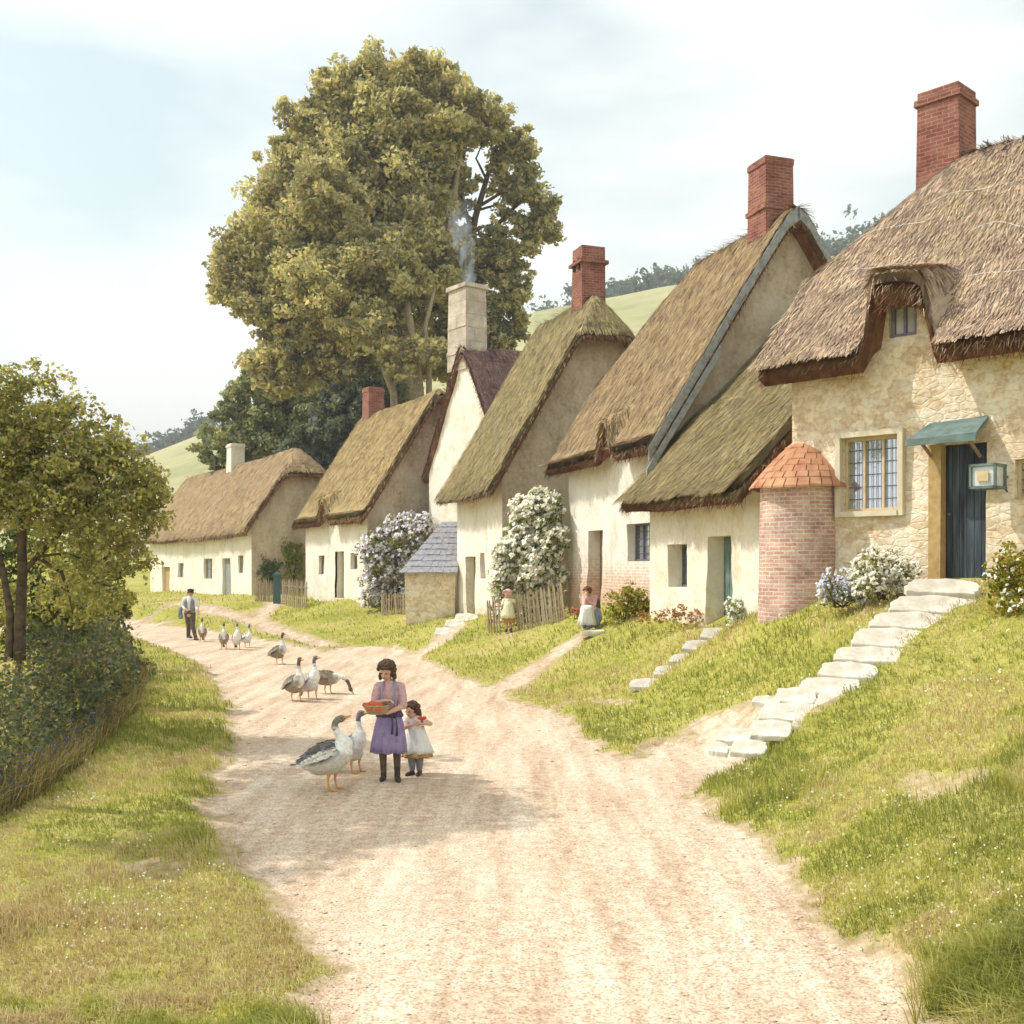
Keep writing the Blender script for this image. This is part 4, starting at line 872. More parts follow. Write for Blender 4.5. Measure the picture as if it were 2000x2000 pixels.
leaves('foliage',Cn,.038*far_*(.6+.8*RNG.random(n)),pal(n,[(.10,.13,.07),(.16,.18,.08),(.22,.20,.10),(.10,.13,.11),(.20,.15,.10),(.34,.34,.10)],[4,4,3,3,2,.9],.3),M['leaf'],root)
def blades(name,Pb,Ln,wd,col,parent=None,lean=.35,dirn=None,mat='blade'):
    n=len(Pb); a=RNG.random(n)*2*math.pi; d=np.stack([np.cos(a),np.sin(a),np.zeros(n)],1); sd=np.stack([-d[:,1],d[:,0],np.zeros(n)],1)
    b=RNG.random(n)*2*math.pi; fc=np.stack([np.cos(b),np.sin(b),np.zeros(n)],1); Ln=Ln.reshape(-1,1); wd=np.broadcast_to(wd,(n,)).reshape(-1,1)
    le=lean*(.3+RNG.random((n,1))*1.2)
    ax=d if dirn is None else d*.6+dirn; m=Pb+np.array([0,0,1])*Ln*.55+ax*Ln*le*.35; t=Pb+np.array([0,0,1])*Ln*(1-.3*le)+ax*Ln*le
    V=np.stack([Pb-sd*wd,Pb+sd*wd,m+sd*wd*.8,m-sd*wd*.8,t],1).reshape(-1,3); i=np.arange(n)*5
    # quad + tip triangle stored as two quads (tip repeated through a thin top)
    V=np.stack([Pb-sd*wd,Pb+sd*wd,m+sd*wd*.8,m-sd*wd*.8,t+sd*wd*.12,t-sd*wd*.12],1).reshape(-1,3); i=np.arange(n)*6
    Fq=np.concatenate([np.stack([i,i+1,i+2,i+3],1),np.stack([i+3,i+2,i+4,i+5],1)]); return finish(name,np_mesh(name,V,Fq,np.repeat(col,6,0)),M[mat],parent)
# dry stalks at the hedge foot
m=9000; seg=RNG.integers(0,7,m); t=RNG.random((m,1)); hx_=np.array(hx); Pp=hx_[seg]*(1-t)+hx_[seg+1]*t; Pp[:,0]+=.22+.45*RNG.random(m)**1.6
Pb=np.column_stack([Pp,height(Pp[:,0],Pp[:,1])-.02]); blades('dry_stalk',Pb,.18+.34*RNG.random(m),.006,pal(m,[(.26,.19,.08),(.36,.28,.13),(.16,.13,.06),(.42,.36,.17),(.26,.28,.08)],None,.3),root,.7,np.array([.5,-.25,0]))['kind']='stuff'
m=420; seg=RNG.integers(1,4,m); t=RNG.random((m,1)); Pp=hx_[seg]*(1-t)+hx_[seg+1]*t; Pp[:,0]+=.30+.3*RNG.random(m); Pb=np.column_stack([Pp,height(Pp[:,0],Pp[:,1])+.1+.3*RNG.random(m)])
fl=leaves('bluebells',Pb,.022,pal(m,[(.07,.07,.42),(.12,.10,.5)],None,.3),M['petal'],None); tag(fl,'blue flowers scattered through the foot of the hedge','flowers',None,'stuff')
# ---------------------------------------------------------------- grass over verges and bank
def scatter(n,ymin,ymax,xr=.55):
    y=1/(1/ymax+(1/ymin-1/ymax)*RNG.random(n)); x=(RNG.random(n)*2-1)*(xr*y+1.2); return x,y
n=520000; x,y=scatter(n,4.2,66); e=earth(x,y); k=RNG.random(n)
patch=N1(x*.9+5,y*.9,3); keep=(e<.36+.55*(k-.5)**3*4)&((x/y>-.50)|(y>40))
# keep the grass out of the houses
for fr,D in ((frA,8),(frB,8),(frC,7),(frD,6.6),(frF,6),(frG,5),(frE,8)):
    u=(x-fr.O[0])*fr.d[0]+(y-fr.O[1])*fr.d[1]; v=(x-fr.O[0])*fr.n[0]+(y-fr.O[1])*fr.n[1]; keep&=~((u>-.05)&(u<fr.L+.05)&(v>-.02)&(v<D))
x,y=x[keep],y[keep]; z=height(x,y); n=len(x); far_=np.clip(y/12,.75,4.5)
p1=N1(x*.55+3,y*.55,4); p2=N2(x*2.5,y*2.5,3); p3=N3(x*.25,y*.25,2)
G=np.array([(.26,.28,.07),(.35,.36,.08),(.46,.44,.12),(.54,.49,.19),(.62,.55,.31),(.50,.38,.20)])
f=np.clip((p1-.5)*3.0+(p2-.5)*2.4+.42+.12*np.clip(x-2,0,4)*(y<14)*.5,0,.999)*5+RNG.normal(size=n)*.75; f=np.clip(f,0,4.999); fi=f.astype(int); ff=(f-fi).reshape(-1,1); col=G[fi]*(1-ff)+G[fi+1]*ff
col*= (.85+.35*RNG.random((n,1)))
tall=sm(.5,.75,N4(x*.7+9,y*.7,3)); near_foot=sm(.0,.25,.38-earth(x,y)); Ln=(.035+.055*RNG.random(n)+.07*tall*RNG.random(n))*np.clip(far_,.9,1.6)
# longer meadow grass close to us, left verge and right bank
Ln*=(1+1.2*sm(14,7,y)*tall)*(1+.35*sm(1,3,x)*sm(16,9,y))
slop=np.array([-.25,-.15,0])
gr=blades('grass',np.column_stack([x,y,z-.01]),Ln,.0050*far_**1.05,col,None,.9,slop); tag(gr,kind='stuff')
# loose stones on the lane
m=5200; x,y=scatter(m,5,34,.45); sd_=sdist(road_xy,x,y); k=(sd_<.15)&((sd_>-1.1)|(RNG.random(m)<.22)); x,y=x[k],y[k]; m=len(x); z=height(x,y); r=(.007+.020*RNG.random(m)**3)*np.clip(y/11,.8,1.6)
oc=np.array([[1,0,0],[0,1,0],[-1,0,0],[0,-1,0],[0,0,.7],[0,0,-.5]],float); jit=1+.35*(RNG.random((m,6,1))-.5); V=(oc[None]*jit*r[:,None,None]*np.array([1.2,.9,.8])+np.stack([x,y,z+.004],1)[:,None]).reshape(-1,3)
tri=np.array([[0,1,4],[1,2,4],[2,3,4],[3,0,4],[1,0,5],[2,1,5],[3,2,5],[0,3,5]]); Fq=(tri[None]+6*np.arange(m)[:,None,None]).reshape(-1,3)
pb=finish('pebbles',np_mesh('pebbles',V,Fq,np.repeat(pal(m,[(.62,.50,.40),(.72,.62,.50),(.45,.34,.26),(.55,.42,.32)],None,.15),6,0)),M['quill'],smooth=True); tag(pb,'small loose stones scattered over the sandy lane',None,None,'stuff')
# tiny white daisies / seed heads
m=5200; x,y=scatter(m*3,4.5,30); e=earth(x,y); pd=N2(x*1.1+40,y*1.1,3); k=(e<.3)&(pd>.60)&((x/y)>-.42); x,y=x[k],y[k]; m=len(x)
fl=leaves('daisies',np.column_stack([x,y,height(x,y)+.05+.09*RNG.random(m)]),.011*np.clip(y/9,.8,2.2),pal(m,[(.80,.76,.62),(.74,.66,.42),(.85,.84,.8)],None,.1),M['petal'],None,.9); tag(fl,'small pale flower and seed heads sprinkled over the grass','flowers',None,'stuff')
# ---------------------------------------------------------------- bushes
def bush(name,label,foot,lobes,per,size,colors,weights=None,flower=None,nflow=0,fs=.03,fcol=((.84,.83,.80),),cat='bush',zmin=None,ncl=30,group=None):
    x0=min(l[0]-l[3]*.5 for l in lobes); x1=max(l[0]+l[3]*.5 for l in lobes); r_=sum(l[3] for l in lobes)/len(lobes); lobes=list(lobes)
    if cat!='plants':
        zt=max(l[2]+l[5] for l in lobes); zl=foot.z+r_*.75
        while zl<zt-r_*1.2:
            kk=max(2,int((x1-x0)/(r_*1.1)))
            for i in range(kk):
                xx=x0+(x1-x0)*(i+.5)/kk+random.uniform(-.3,.3)*r_; near_=[l for l in lobes if abs(l[0]-xx)<r_*1.6 and l[2]>zl+r_*.3]
                if near_: lobes.append((xx,foot.y+random.uniform(-.5,.5)*r_,zl,r_*.9,r_*.8,r_*.95,1))
            zl+=r_*1.3
    root=empty(name,foot,label,cat,group); pts,ids=crown_points(lobes,per,.3,.6,ncl); pts=pts[pts[:,2]>foot.z-.03]; ids=ids[:len(pts)]
    col=pal(len(pts),colors,weights,.25)*clump_tint(ids,.2); leaves('foliage',pts,size*(.6+.8*RNG.random(len(pts))),col,M['leaf'],root)
    mb=MB()
    for l in ([] if cat=='plants' else lobes[:6]):
        mb.tube([foot+Vector((random.uniform(-.08,.08),random.uniform(-.08,.08),-.05)),(foot+Vector(l[:3]))/2+Vector((0,0,-.1)),Vector(l[:3])],[.03*size/.05,.02*size/.05,.008],6)
    if mb.v: mb.build('stem',M['bark_dark'],root,True)
    if nflow:
        # blossoms: little rosettes on the camera-and-sun side as well as all round
        L_=np.array([l[:6] for l in lobes]); li=RNG.integers(0,len(lobes),nflow); d=unit(RNG.normal(size=(nflow,3))+np.array([-.2,-.5,.25])); c=L_[li,:3]+d*L_[li,3:6]*(.86+.26*RNG.random((nflow,1)))
        c=c[c[:,2]>foot.z+.02]; k=len(c); rep=5; cc=np.repeat(c,rep,0)+RNG.normal(size=(k*rep,3))*fs*.45
        fc=leaves('blossom',cc,fs*(.6+.6*RNG.random(k*rep)),pal(k*rep,fcol,None,.07),M['petal'],root,.85,0,(-.75,-.45,.6)); fc['kind']='stuff'
    return root
def blobs(px,py,Y,rx,ry,k,rr,zsq=1.0,ydep=.5,seed=0):
    """k small lobes filling an ellipse centred on a pixel"""
    rnd=random.Random(seed); s=Y/F; out=[]
    for i in range(k):
        a=rnd.uniform(0,2*math.pi); q=math.sqrt(rnd.random())*.75; c=W(px+rx*q*math.cos(a),py+ry*q*math.sin(a),Y+rnd.uniform(-ydep,ydep)*rx*s); r=rr*s*rnd.uniform(.7,1.2); out.append((c.x,c.y,c.z,r,r*.8,r*zsq,1))
    return out
YG=[(.36,.40,.05),(.22,.29,.04),(.30,.30,.05),(.12,.18,.04)]
f=ground(1030,1190,24); 
lb_=blobs(1040,1060,31.8,58,90,13,34,seed=1)+blobs(1005,1130,31.6,50,35,5,26,seed=2)+blobs(1070,1000,32.0,38,38,6,24,seed=3)+blobs(975,1075,31.8,22,40,3,16,seed=31)
bush('blossom_bush','tall bush covered in white blossom behind the picket fence',Vector((.45,31.9,.95)),lb_,1700,.045,[(.26,.32,.05),(.14,.20,.04),(.36,.36,.07),(.07,.12,.05)],None,True,2100,.075,((.90,.90,.86),(.88,.84,.72)),ncl=22)
lb_=blobs(778,1050,42.4,58,48,11,26,seed=4)+blobs(735,1090,42.4,30,40,5,20,seed=5)+blobs(815,1020,42.4,22,24,3,14,seed=51)
bush('lilac_bush','bush of pale lilac blossom leaning over the dark pickets beside the slate lean-to',Vector((W(770,1150,42.4).x,42.4,.95)),lb_,1100,.06,[(.30,.32,.08),(.20,.24,.06),(.36,.33,.14)],None,True,1300,.08,((.82,.79,.88),(.74,.69,.84),(.88,.87,.90)),ncl=20)
f=ground(1222,1225,22); lb_=blobs(1222,1180,26.3,44,34,9,24,seed=6)
bush('yellow_shrub','low yellow green shrub growing beside the seated woman under the barred window',Vector((f.x,26.3,W(1222,1222,26.3).z)),lb_,2400,.04,[(.44,.40,.05),(.30,.34,.05),(.50,.38,.06),(.16,.20,.04)],ncl=20)
g0=W(570,1135,52); lb_=blobs(570,1075,52,24,48,8,16,seed=7)
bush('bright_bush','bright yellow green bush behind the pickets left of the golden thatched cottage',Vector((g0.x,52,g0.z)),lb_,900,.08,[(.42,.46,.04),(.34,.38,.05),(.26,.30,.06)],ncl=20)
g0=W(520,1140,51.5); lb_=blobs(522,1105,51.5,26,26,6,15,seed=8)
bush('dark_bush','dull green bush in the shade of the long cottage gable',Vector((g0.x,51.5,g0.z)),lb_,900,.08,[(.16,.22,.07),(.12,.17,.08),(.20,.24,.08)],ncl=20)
lb_=blobs(1450,1195,20.6,32,34,9,15,seed=9); 
bush('white_flower_clump','knee high clump of white flowers between the teal door and the brick oven',Vector((W(1450,1225,20.6).x,20.6,W(1450,1225,20.6).z)),lb_,3000,.03,[(.30,.36,.06),(.18,.24,.05),(.40,.40,.10)],None,True,260,.026,((.86,.86,.82),),cat='flowers',ncl=18)
lb_=blobs(1728,1118,16.9,78,50,20,20,seed=10)
bush('white_flower_bed','bed of white flowers under the big leaded window beside the top stone step',Vector((W(1725,1165,16.9).x,16.9,W(1725,1165,16.9).z)),lb_,3600,.026,[(.34,.30,.07),(.22,.24,.05),(.42,.32,.08),(.12,.16,.05)],None,True,800,.026,((.86,.86,.82),(.84,.80,.70)),cat='flowers',ncl=18)
lb_=blobs(1645,1145,17.3,52,42,15,18,seed=11)
bush('blue_flower_bed','bed of pale blue and white flowers at the foot of the brick oven',Vector((W(1640,1180,17.3).x,17.3,W(1640,1180,17.3).z)),lb_,3600,.026,[(.28,.32,.08),(.20,.24,.06),(.36,.33,.10)],None,True,620,.023,((.58,.58,.82),(.72,.72,.88),(.88,.88,.88)),cat='flowers',ncl=18)
lb_=blobs(1985,1120,15.3,75,60,18,28,seed=12)+blobs(1975,1170,15.0,50,25,5,20,seed=13)
bush('golden_bush','golden green bush with a few white flowers at the right of the dark door',Vector((W(1985,1200,15.3).x,15.3,W(1985,1195,15.3).z)),lb_,2600,.035,[(.42,.36,.04),(.30,.30,.04),(.50,.38,.06),(.16,.17,.03),(.24,.26,.05)],None,True,60,.025,((.86,.86,.80),),ncl=22)
# rusty ground plants under the low cottage window
lb_=[]
for i,(px,py) in enumerate(((1258,1205),(1285,1205),(1310,1200),(1330,1190),(1350,1195),(1372,1205),(1340,1208))):
    c=W(px,py,23.8-(px-1258)*.012); lb_.append((c.x-.1,c.y-.1,c.z,.26,.2,.17,1))
bush('rust_plants','row of rust red ground plants along the foot of the low cream cottage',Vector((3.3,23.2,1.35)),lb_,2500,.03,[(.40,.15,.05),(.30,.11,.04),(.46,.24,.09),(.26,.24,.06)],cat='plants',ncl=14)
c=W(1122,1195,28.4); bush('red_flowers','small patch of red flowers between the pickets and the seated woman',Vector((c.x,28.4,W(1122,1205,28.4).z)),[(c.x,c.y,c.z,.16,.14,.12,1),(c.x+.15,c.y,c.z+.02,.12,.1,.1,1)],3000,.03,[(.20,.24,.05),(.12,.16,.05)],None,True,22,.035,((.55,.12,.07),(.60,.20,.10)),cat='flowers',ncl=10)
# creamy climbing patch at foot of D etc left out
# ---------------------------------------------------------------- fences
def fence(name,label,pts,h,npk,mats,lean=0.0,group=None,w=.055,hj=.05,rails=(.3,.75)):
    """pts: list of (x,y,z) foot points"""
    P_=[Vector(p) for p in pts]; cum=[0]
    for a,b in zip(P_[:-1],P_[1:]): cum.append(cum[-1]+(b-a).length)
    def at(t):
        d=t*cum[-1]
        for i in range(len(P_)-1):
            if d<=cum[i+1]+1e-9: return P_[i].lerp(P_[i+1],(d-cum[i])/(cum[i+1]-cum[i]))
        return P_[-1]
    root=empty(name,P_[0],label,'fence',group)
    for i in range(npk):
        t=(i+.5)/npk; p=at(t); q=at(min(1,t+.02)); d=(q-p); d.z=0; d=d.normalized() if d.length>1e-6 else Vector((1,0,0)); nrm=Vector((-d.y,d.x,0))
        mb=MB(); hh=h+random.uniform(-hj,hj); l=lean+random.uniform(-.05,.05); tp=p+Vector((0,0,hh))+d*l*hh; ww=w*random.uniform(.8,1.15)/2; th=.012
        lo=p+Vector((0,0,-.12))
        def sec(c,k): return [c-d*ww*k-nrm*th,c+d*ww*k-nrm*th,c+d*ww*k+nrm*th,c-d*ww*k+nrm*th]
        ring=[sec(lo,1),sec(lo.lerp(tp,.9),.95),sec(tp,.25)]
        mb.add(ring[0]+ring[1]+ring[2],[(3,2,1,0)]+[(a+j,a+(j+1)%4,a+4+(j+1)%4,a+4+j) for a in (0,4) for j in range(4)]+[(8,9,10,11)])
        mb.build('picket',M[random.choice(mats)],root)
    for r in rails:
        mb=MB(); pp=[]
        for i in range(len(P_)*3):
            t=i/(len(P_)*3-1); p=at(t); q=at(min(1,t+.02)) if t<.98 else p+(p-at(t-.02)); d=(q-p).normalized(); pp.append(p+Vector((0,0,h*r))+Vector((-d.y,d.x,0))*.03)
        mb.tube(pp,.022,6); mb.build('rail',M[mats[0]],root)
    return root
def fp(l,Y0,Y1):
    out=[]; n=len(l)
    for i,(px,py) in enumerate(l): out.append(W(px,py,Y0+(Y1-Y0)*i/(n-1)))
    return out
def drop(pts): return [Vector((p.x,p.y,hz1(p.x,p.y))) for p in pts]
fence('picket_fence','leaning picket fence from the bonneted child up to the brick footed white cottage',[ground(1012,1233),ground(1060,1222),ground(1106,1209)],1.0,19,['wood_grey','wood_brown','wood_grey'],-.12)
fence('picket_fence','short run of five weathered pickets left of the bonneted child',[ground(953,1236),ground(979,1235)],.95,5,['wood_brown','wood_grey'],-.1)
fence('picket_fence','dark picket fence under the lilac bush',drop(fp([(744,1187),(800,1192)],41.4,40.6)),.85,12,['wood_brown','wood_grey'],0,hj=.03,w=.07)
fence('picket_fence','thin pickets left of the blue green gate post',drop(fp([(498,1160),(535,1165)],49.5,49.3)),1.0,10,['wood_grey','wood_brown'],0,w=.06)
fence('picket_fence','pickets between the blue green gate post and the golden thatched cottage',drop(fp([(550,1168),(600,1178)],48.8,46.2)),1.15,13,['wood_grey','wood_brown'],.03,w=.07)
gp_=ground(541,1168,40); gp_=Vector((W(541,1165,49.0).x,49.0,hz1(W(541,1165,49.0).x,49.0))); mb=MB(); mb.box(gp_+Vector((0,0,.55)),(.30,.2,1.3),taper=.9); mb.box(gp_+Vector((0,0,1.25)),(.36,.26,.08)); mb.add([gp_+Vector((x,y,1.29)) for x,y in ((-.15,-.1),(.15,-.1),(.15,.1),(-.15,.1))]+[gp_+Vector((0,0,1.42))],[(0,1,4),(1,2,4),(2,3,4),(3,0,4)])
o=mb.build('gate_post',M['paint_bluegreen']); rebase(o,gp_); tag(o,'stout blue green gate post in the gap of the far pickets','gate post')
# ---------------------------------------------------------------- stone steps and flags
SLB='stone steps and flags leading up to the dark door'
def slab(name,label,cat,group,poly,Yf,thick,mat,rnd=.01,lift=.03):
    mb=MB(); top=[]
    # subdivide the outline and roughen it
    P_=[W(px,py,Yf(py)) for px,py in poly]; out=[]
    c=sum(P_,Vector())/len(P_)
    for a,b in zip(P_,P_[1:]+P_[:1]):
        for k in range(4):
            q=a.lerp(b,k/4); q=q+(q-c)*random.uniform(-.05,.04); out.append(q)
    n=len(out); up=Vector((0,0,lift)); cc=c+up
    inner=[cc+(p-c)*.97+Vector((0,0,.004+random.uniform(-.004,.004))) for p in out]; outer=[p+up-Vector((0,0,.008)) for p in out]; low=[c+(p-c)*1.0+Vector((0,0,lift-thick)) for p in out]
    vs=[cc+Vector((0,0,.004))]+inner+outer+low; fs=[(0,1+i,1+(i+1)%n) for i in range(n)]
    for r in (0,1): fs+=[(1+r*n+i,1+(r+1)*n+i,1+(r+1)*n+(i+1)%n,1+r*n+(i+1)%n) for i in range(n)]
    mb.add(vs,fs); o=mb.build(name,M[mat],None,False); rebase(o,c); return tag(o,label,cat,group)
def quad(x0,x1,y0,y1,sl=0):
    x1=x1+(x1-x0)*.10; y0-=1.5; y1+=1.5; return [(x0+.10*(x1-x0),y0),(x0+.55*(x1-x0),y0-2),(x1-.04*(x1-x0),y0+2+sl),(x1,(y0+y1)/2+sl),(x1-.08*(x1-x0),y1+sl),(x0+.4*(x1-x0),y1-1+sl*.5),(x0,y1-3),(x0+.01*(x1-x0),(y0+y1)/2)]
steps=[(1767,1903,1141,1163,4,'top stone step at the threshold of the dark door'),(1737,1897,1174,1200,5,'second stone step below the dark door threshold'),(1698,1863,1206,1231,6,'wide third stone step beside the white flower bed'),
 (1662,1804,1237,1267,6,'fourth stone step with a thick shadowed edge'),(1627,1757,1274,1298,3,'fifth stone step where the flight meets the paving'),(1598,1704,1304,1328,4,'sixth and lowest stone step, half sunk in grass')]
for x0,x1,y0,y1,s_,lab in steps: slab('stone_step',lab,'step',SLB,quad(x0,x1,y0,y1,s_),stepY,.12,'slab',lift=.06)
flags=[(1560,1672,1329,1356,3,'broad pale flagstone just below the lowest step'),(1512,1588,1350,1374,3,'small flagstone at the left edge of the paving below the steps'),(1592,1668,1360,1386,3,'right hand flagstone of the pair below the steps'),
 (1480,1618,1380,1409,2,'longest flagstone in the middle of the path'),(1462,1540,1413,1441,2,'squarish flagstone alone beside the grassy edge'),(1398,1462,1430,1452,0,'pointed flagstone at the left foot of the path'),(1426,1492,1453,1476,0,'lowest flagstone next to the sandy lane'),(1545,1600,1412,1424,2,'narrow flag sliver right of the longest flagstone'),(1468,1520,1366,1377,2,'thin flag sliver left of the longest flagstone'),(1385,1420,1456,1472,2,'small broken flag at the lower left of the path')]
for x0,x1,y0,y1,s_,lab in flags: slab('flagstone',lab,'flagstone',SLB,quad(x0,x1,y0,y1,s_),stepY,.055,'slab',lift=.03)
st2=[(1367,1434,1233,1250,'highest stepping stone under the teal door',21.0),(1333,1398,1257,1273,'second stepping stone down from the teal door',20.7),(1307,1367,1284,1298,'third stepping stone, middle of the five in the bank',20.3),(1276,1341,1307,1323,'fourth stepping stone down from the teal door',19.9),(1229,1298,1332,1347,'lowest stepping stone of the five, faded into the turf',19.5)]
for x0,x1,y0,y1,lab,Yc in st2: slab('stepping_stone',lab,'stepping stone','stepping stones in the turf bank',quad(x0,x1,y0,y1,0),lambda py,Yc=Yc,yc=(y0+y1)/2:Yc-(py-yc)*.014,.06,'slab_grey',lift=.04)
st3=[(887,930,1212,1228,'upper doorstep of the narrow white cottage',35.0),(868,905,1230,1241,'middle doorstep of the narrow white cottage',34.2),(848,885,1245,1256,'lowest doorstep of the narrow white cottage',33.4)]
for x0,x1,y0,y1,lab,Yc in st3:
    cz=hz1((x0+x1-2000)/2*Yc/F,Yc); yc=HZ+(CH-cz)*F/Yc; dyy=yc-(y0+y1)/2
    slab('stone_step',lab,'step','doorsteps of the narrow cottage',quad(x0,x1,y0+dyy,y1+dyy,0),lambda py,Yc=Yc,yc=yc:Yc-(py-yc)*.025,.10,'slab',lift=.07)
p=ground(1157,1242,22); mb=MB(); mb.box(p+Vector((0,-.1,.05)),(.55,.38,.14),jit=.03); o=mb.build('doorstep',M['slab_grey']); rebase(o,p); tag(o,'flat grey stone under the seated woman\'s feet','step')
# ---------------------------------------------------------------- far woods on the hill crests
def wood(label,kx0,kx1,zf,n_,R,Y0,col):
    lb=[]
    for i in range(n_):
        px=kx0+(kx1-kx0)*random.random(); Y=Y0+random.uniform(-10,25); x=(px-1000)*Y/F; zz=float(height(np.array([x]),np.array([Y]))[0]); r=R*random.uniform(.7,1.4); lb.append((x,Y,zz+r*.55,r,r,r*1.0,1))
    P_,ids=crown_points(lb,10,.35,.55,26); o=leaves('distant_wood',P_,.75*(.6+.8*RNG.random(len(P_))),pal(len(P_),col,None,.25),M['leaf'],None); tag(o,label,'wood',None,'stuff'); return o
DW=[(.14,.19,.14),(.18,.22,.15),(.12,.16,.14)]
wood('hazy blue green wood along the right hand hill crest',1030,1400,None,46,3.6,318,DW)
wood('hazy trees on the crest behind the tan gable',1560,1760,None,20,5,318,DW)
wood('faint bluish trees on the left hand hill crest',270,420,None,26,3.4,325,[(.12,.14,.14),(.15,.17,.15)])
# ================================================================ PEOPLE
def V3(*a): return Vector(a)
def rotm(yaw=0,pitch=0,roll=0): return (Matrix.Rotation(yaw,3,'Z')@Matrix.Rotation(pitch,3,'X')@Matrix.Rotation(roll,3,'Y'))
def head(mb,c,r,R):            # r = half head height; faces -y before R
    mb.ell(c+R@V3(0,.08*r,.12*r),(.76*r,.88*r,.86*r),R); mb.ell(c+R@V3(0,-.22*r,-.38*r),(.56*r,.58*r,.60*r),R)
    mb.capsule(c+R@V3(0,-.80*r,.08*r),c+R@V3(0,-.95*r,-.18*r),.09*r,.13*r,8)
    for s in (-1,1): mb.ell(c+R@V3(s*.76*r,.05*r,-.05*r),(.09*r,.16*r,.24*r),R,nu=8,nv=6)
    mb.ell(c+R@V3(0,-.70*r,-.52*r),(.22*r,.12*r,.10*r),R,nu=8,nv=6)
def face_bits(root_body,c,r,R):
    for s in (-1,1):
        mb=MB(); mb.ell(c+R@V3(s*.30*r,-.765*r,.04*r),(.12*r,.06*r,.07*r),R,nu=8,nv=6); mb.build('eye',M['eye_dark'],root_body,True,local=True)
    mb=MB(); mb.ell(c+R@V3(0,-.80*r,-.50*r),(.19*r,.07*r,.06*r),R,nu=8,nv=6); mb.build('mouth',M['cloth_red'],root_body,True,local=True)
def hand(mb,w,d,nrm,s=1.0,curl=.6,side=1):
    """wrist point, pointing direction, palm normal, size 1 = child of 1.45 m"""
    d=Vector(d).normalized(); nrm=Vector(nrm); nrm=(nrm-d*nrm.dot(d)).normalized(); x=d.cross(nrm).normalized()*side
    pl=.072*s
    for k in (-1.5,-.5,.5,1.5): mb.capsule(w+x*k*.008*s,w+d*pl+x*k*.017*s,.015*s,.011*s,8)
    for k,l in zip((-1.5,-.5,.5,1.5),(.9,1.08,1.0,.78)):
        a=w+d*pl+x*k*.0175*s; d1=(d*math.cos(curl*.6)+nrm*math.sin(curl*.6)); b=a+d1*.030*l*s; d2=(d*math.cos(curl*1.5)+nrm*math.sin(curl*1.5)); e=b+d2*.028*l*s
        mb.capsule(a,b,.0088*s,.0082*s,8); mb.capsule(b,e,.0082*s,.0068*s,8)
    a=w+d*.022*s-x*.024*s; b=a+(d*.5-x*.75+nrm*.25).normalized()*.030*s; e=b+(d*.8-x*.2+nrm*.4).normalized()*.026*s; mb.capsule(a,b,.0105*s,.0092*s,8); mb.capsule(b,e,.0092*s,.0075*s,8)
def hair(parent,c,r,R,mat,curls=90,low=-.35,size=.2,back=.0,vox=.008):
    mb=MB(); mb.ell(c+R@V3(0,.20*r,.24*r),(.86*r,.90*r,.86*r),R)
    for i in range(curls):
        while True:
            d=Vector((random.gauss(0,1),random.gauss(0,1),random.gauss(0,1))).normalized()
            if d.z<low and d.y<.0: continue
            if d.y<-.45 and d.z<.42: continue
            if d.z<-.75: continue
            break
        p=c+R@(V3(0,.14*r,.18*r)+V3(d.x*.88*r,d.y*.95*r,d.z*.92*r)); q=size*r*random.uniform(.7,1.3); mb.ell(p,(q,q,q*.8),nu=8,nv=6)
    return remeshed(mb,vox,1,'hair',[M[mat]],parent,True)
def lathe_skirt(parent,name,mat,c0,prof,folds=9,amp=.05,seg=72,sx=1.0,sy=.8,thick=True,lean=(0,0)):
    """prof: (z, radius) top to bottom"""
    V=[];Fq=[]; n=len(prof); ph=random.random()*6
    z0,z1=prof[0][0],prof[-1][0]
    for j,(z,r) in enumerate(prof):
        t=(z0-z)/(z0-z1+1e-9)
        for i in range(seg):
            a=2*math.pi*i/seg; rr=r*(1+amp*t*(math.sin(folds*a+ph+1.2*math.sin(2*a))+.4*math.sin(2.3*folds*a+ph))); V.append((c0[0]+lean[0]*t+sx*rr*math.cos(a),c0[1]+lean[1]*t+sy*rr*math.sin(a),z+.006*math.sin(folds*a)*t))
    for j in range(n-1):
        for i in range(seg): Fq.append((j*seg+i,j*seg+(i+1)%seg,(j+1)*seg+(i+1)%seg,(j+1)*seg+i))
    me=np_mesh(name,V,Fq); o=finish(name,me,M[mat],parent,True,True); s=o.modifiers.new('cloth','SOLIDIFY'); s.thickness=.008; return o
def boots(parent,feet,s,mat='leather_dark',top=.10):
    for (a,toe) in feet:
        mb=MB(); d=(toe-a); d.z=0; d=d.normalized(); mb.capsule(a+V3(0,0,top*s),a+V3(0,0,.035*s),.040*s,.040*s,10); mb.capsule(a+V3(0,0,.030*s)-d*.02*s,a+d*.10*s+V3(0,0,.028*s),.032*s,.036*s,10); mb.capsule(a+d*.10*s+V3(0,0,.028*s),a+d*.15*s+V3(0,0,.022*s),.036*s,.024*s,10)
        mb.box(a-d*.035*s+V3(0,0,.010*s),(.05*s,.05*s,.02*s)); remeshed(mb,.006*max(s,1),1,'boot',[M[mat]],parent,True)
def sleeve(mb,pts,rads): mb.chain([Vector(p) for p in pts],rads,12)
def person(label,foot,cat='person',yaw=0,group=None): return empty('person',foot,label,cat,group,rz=yaw)
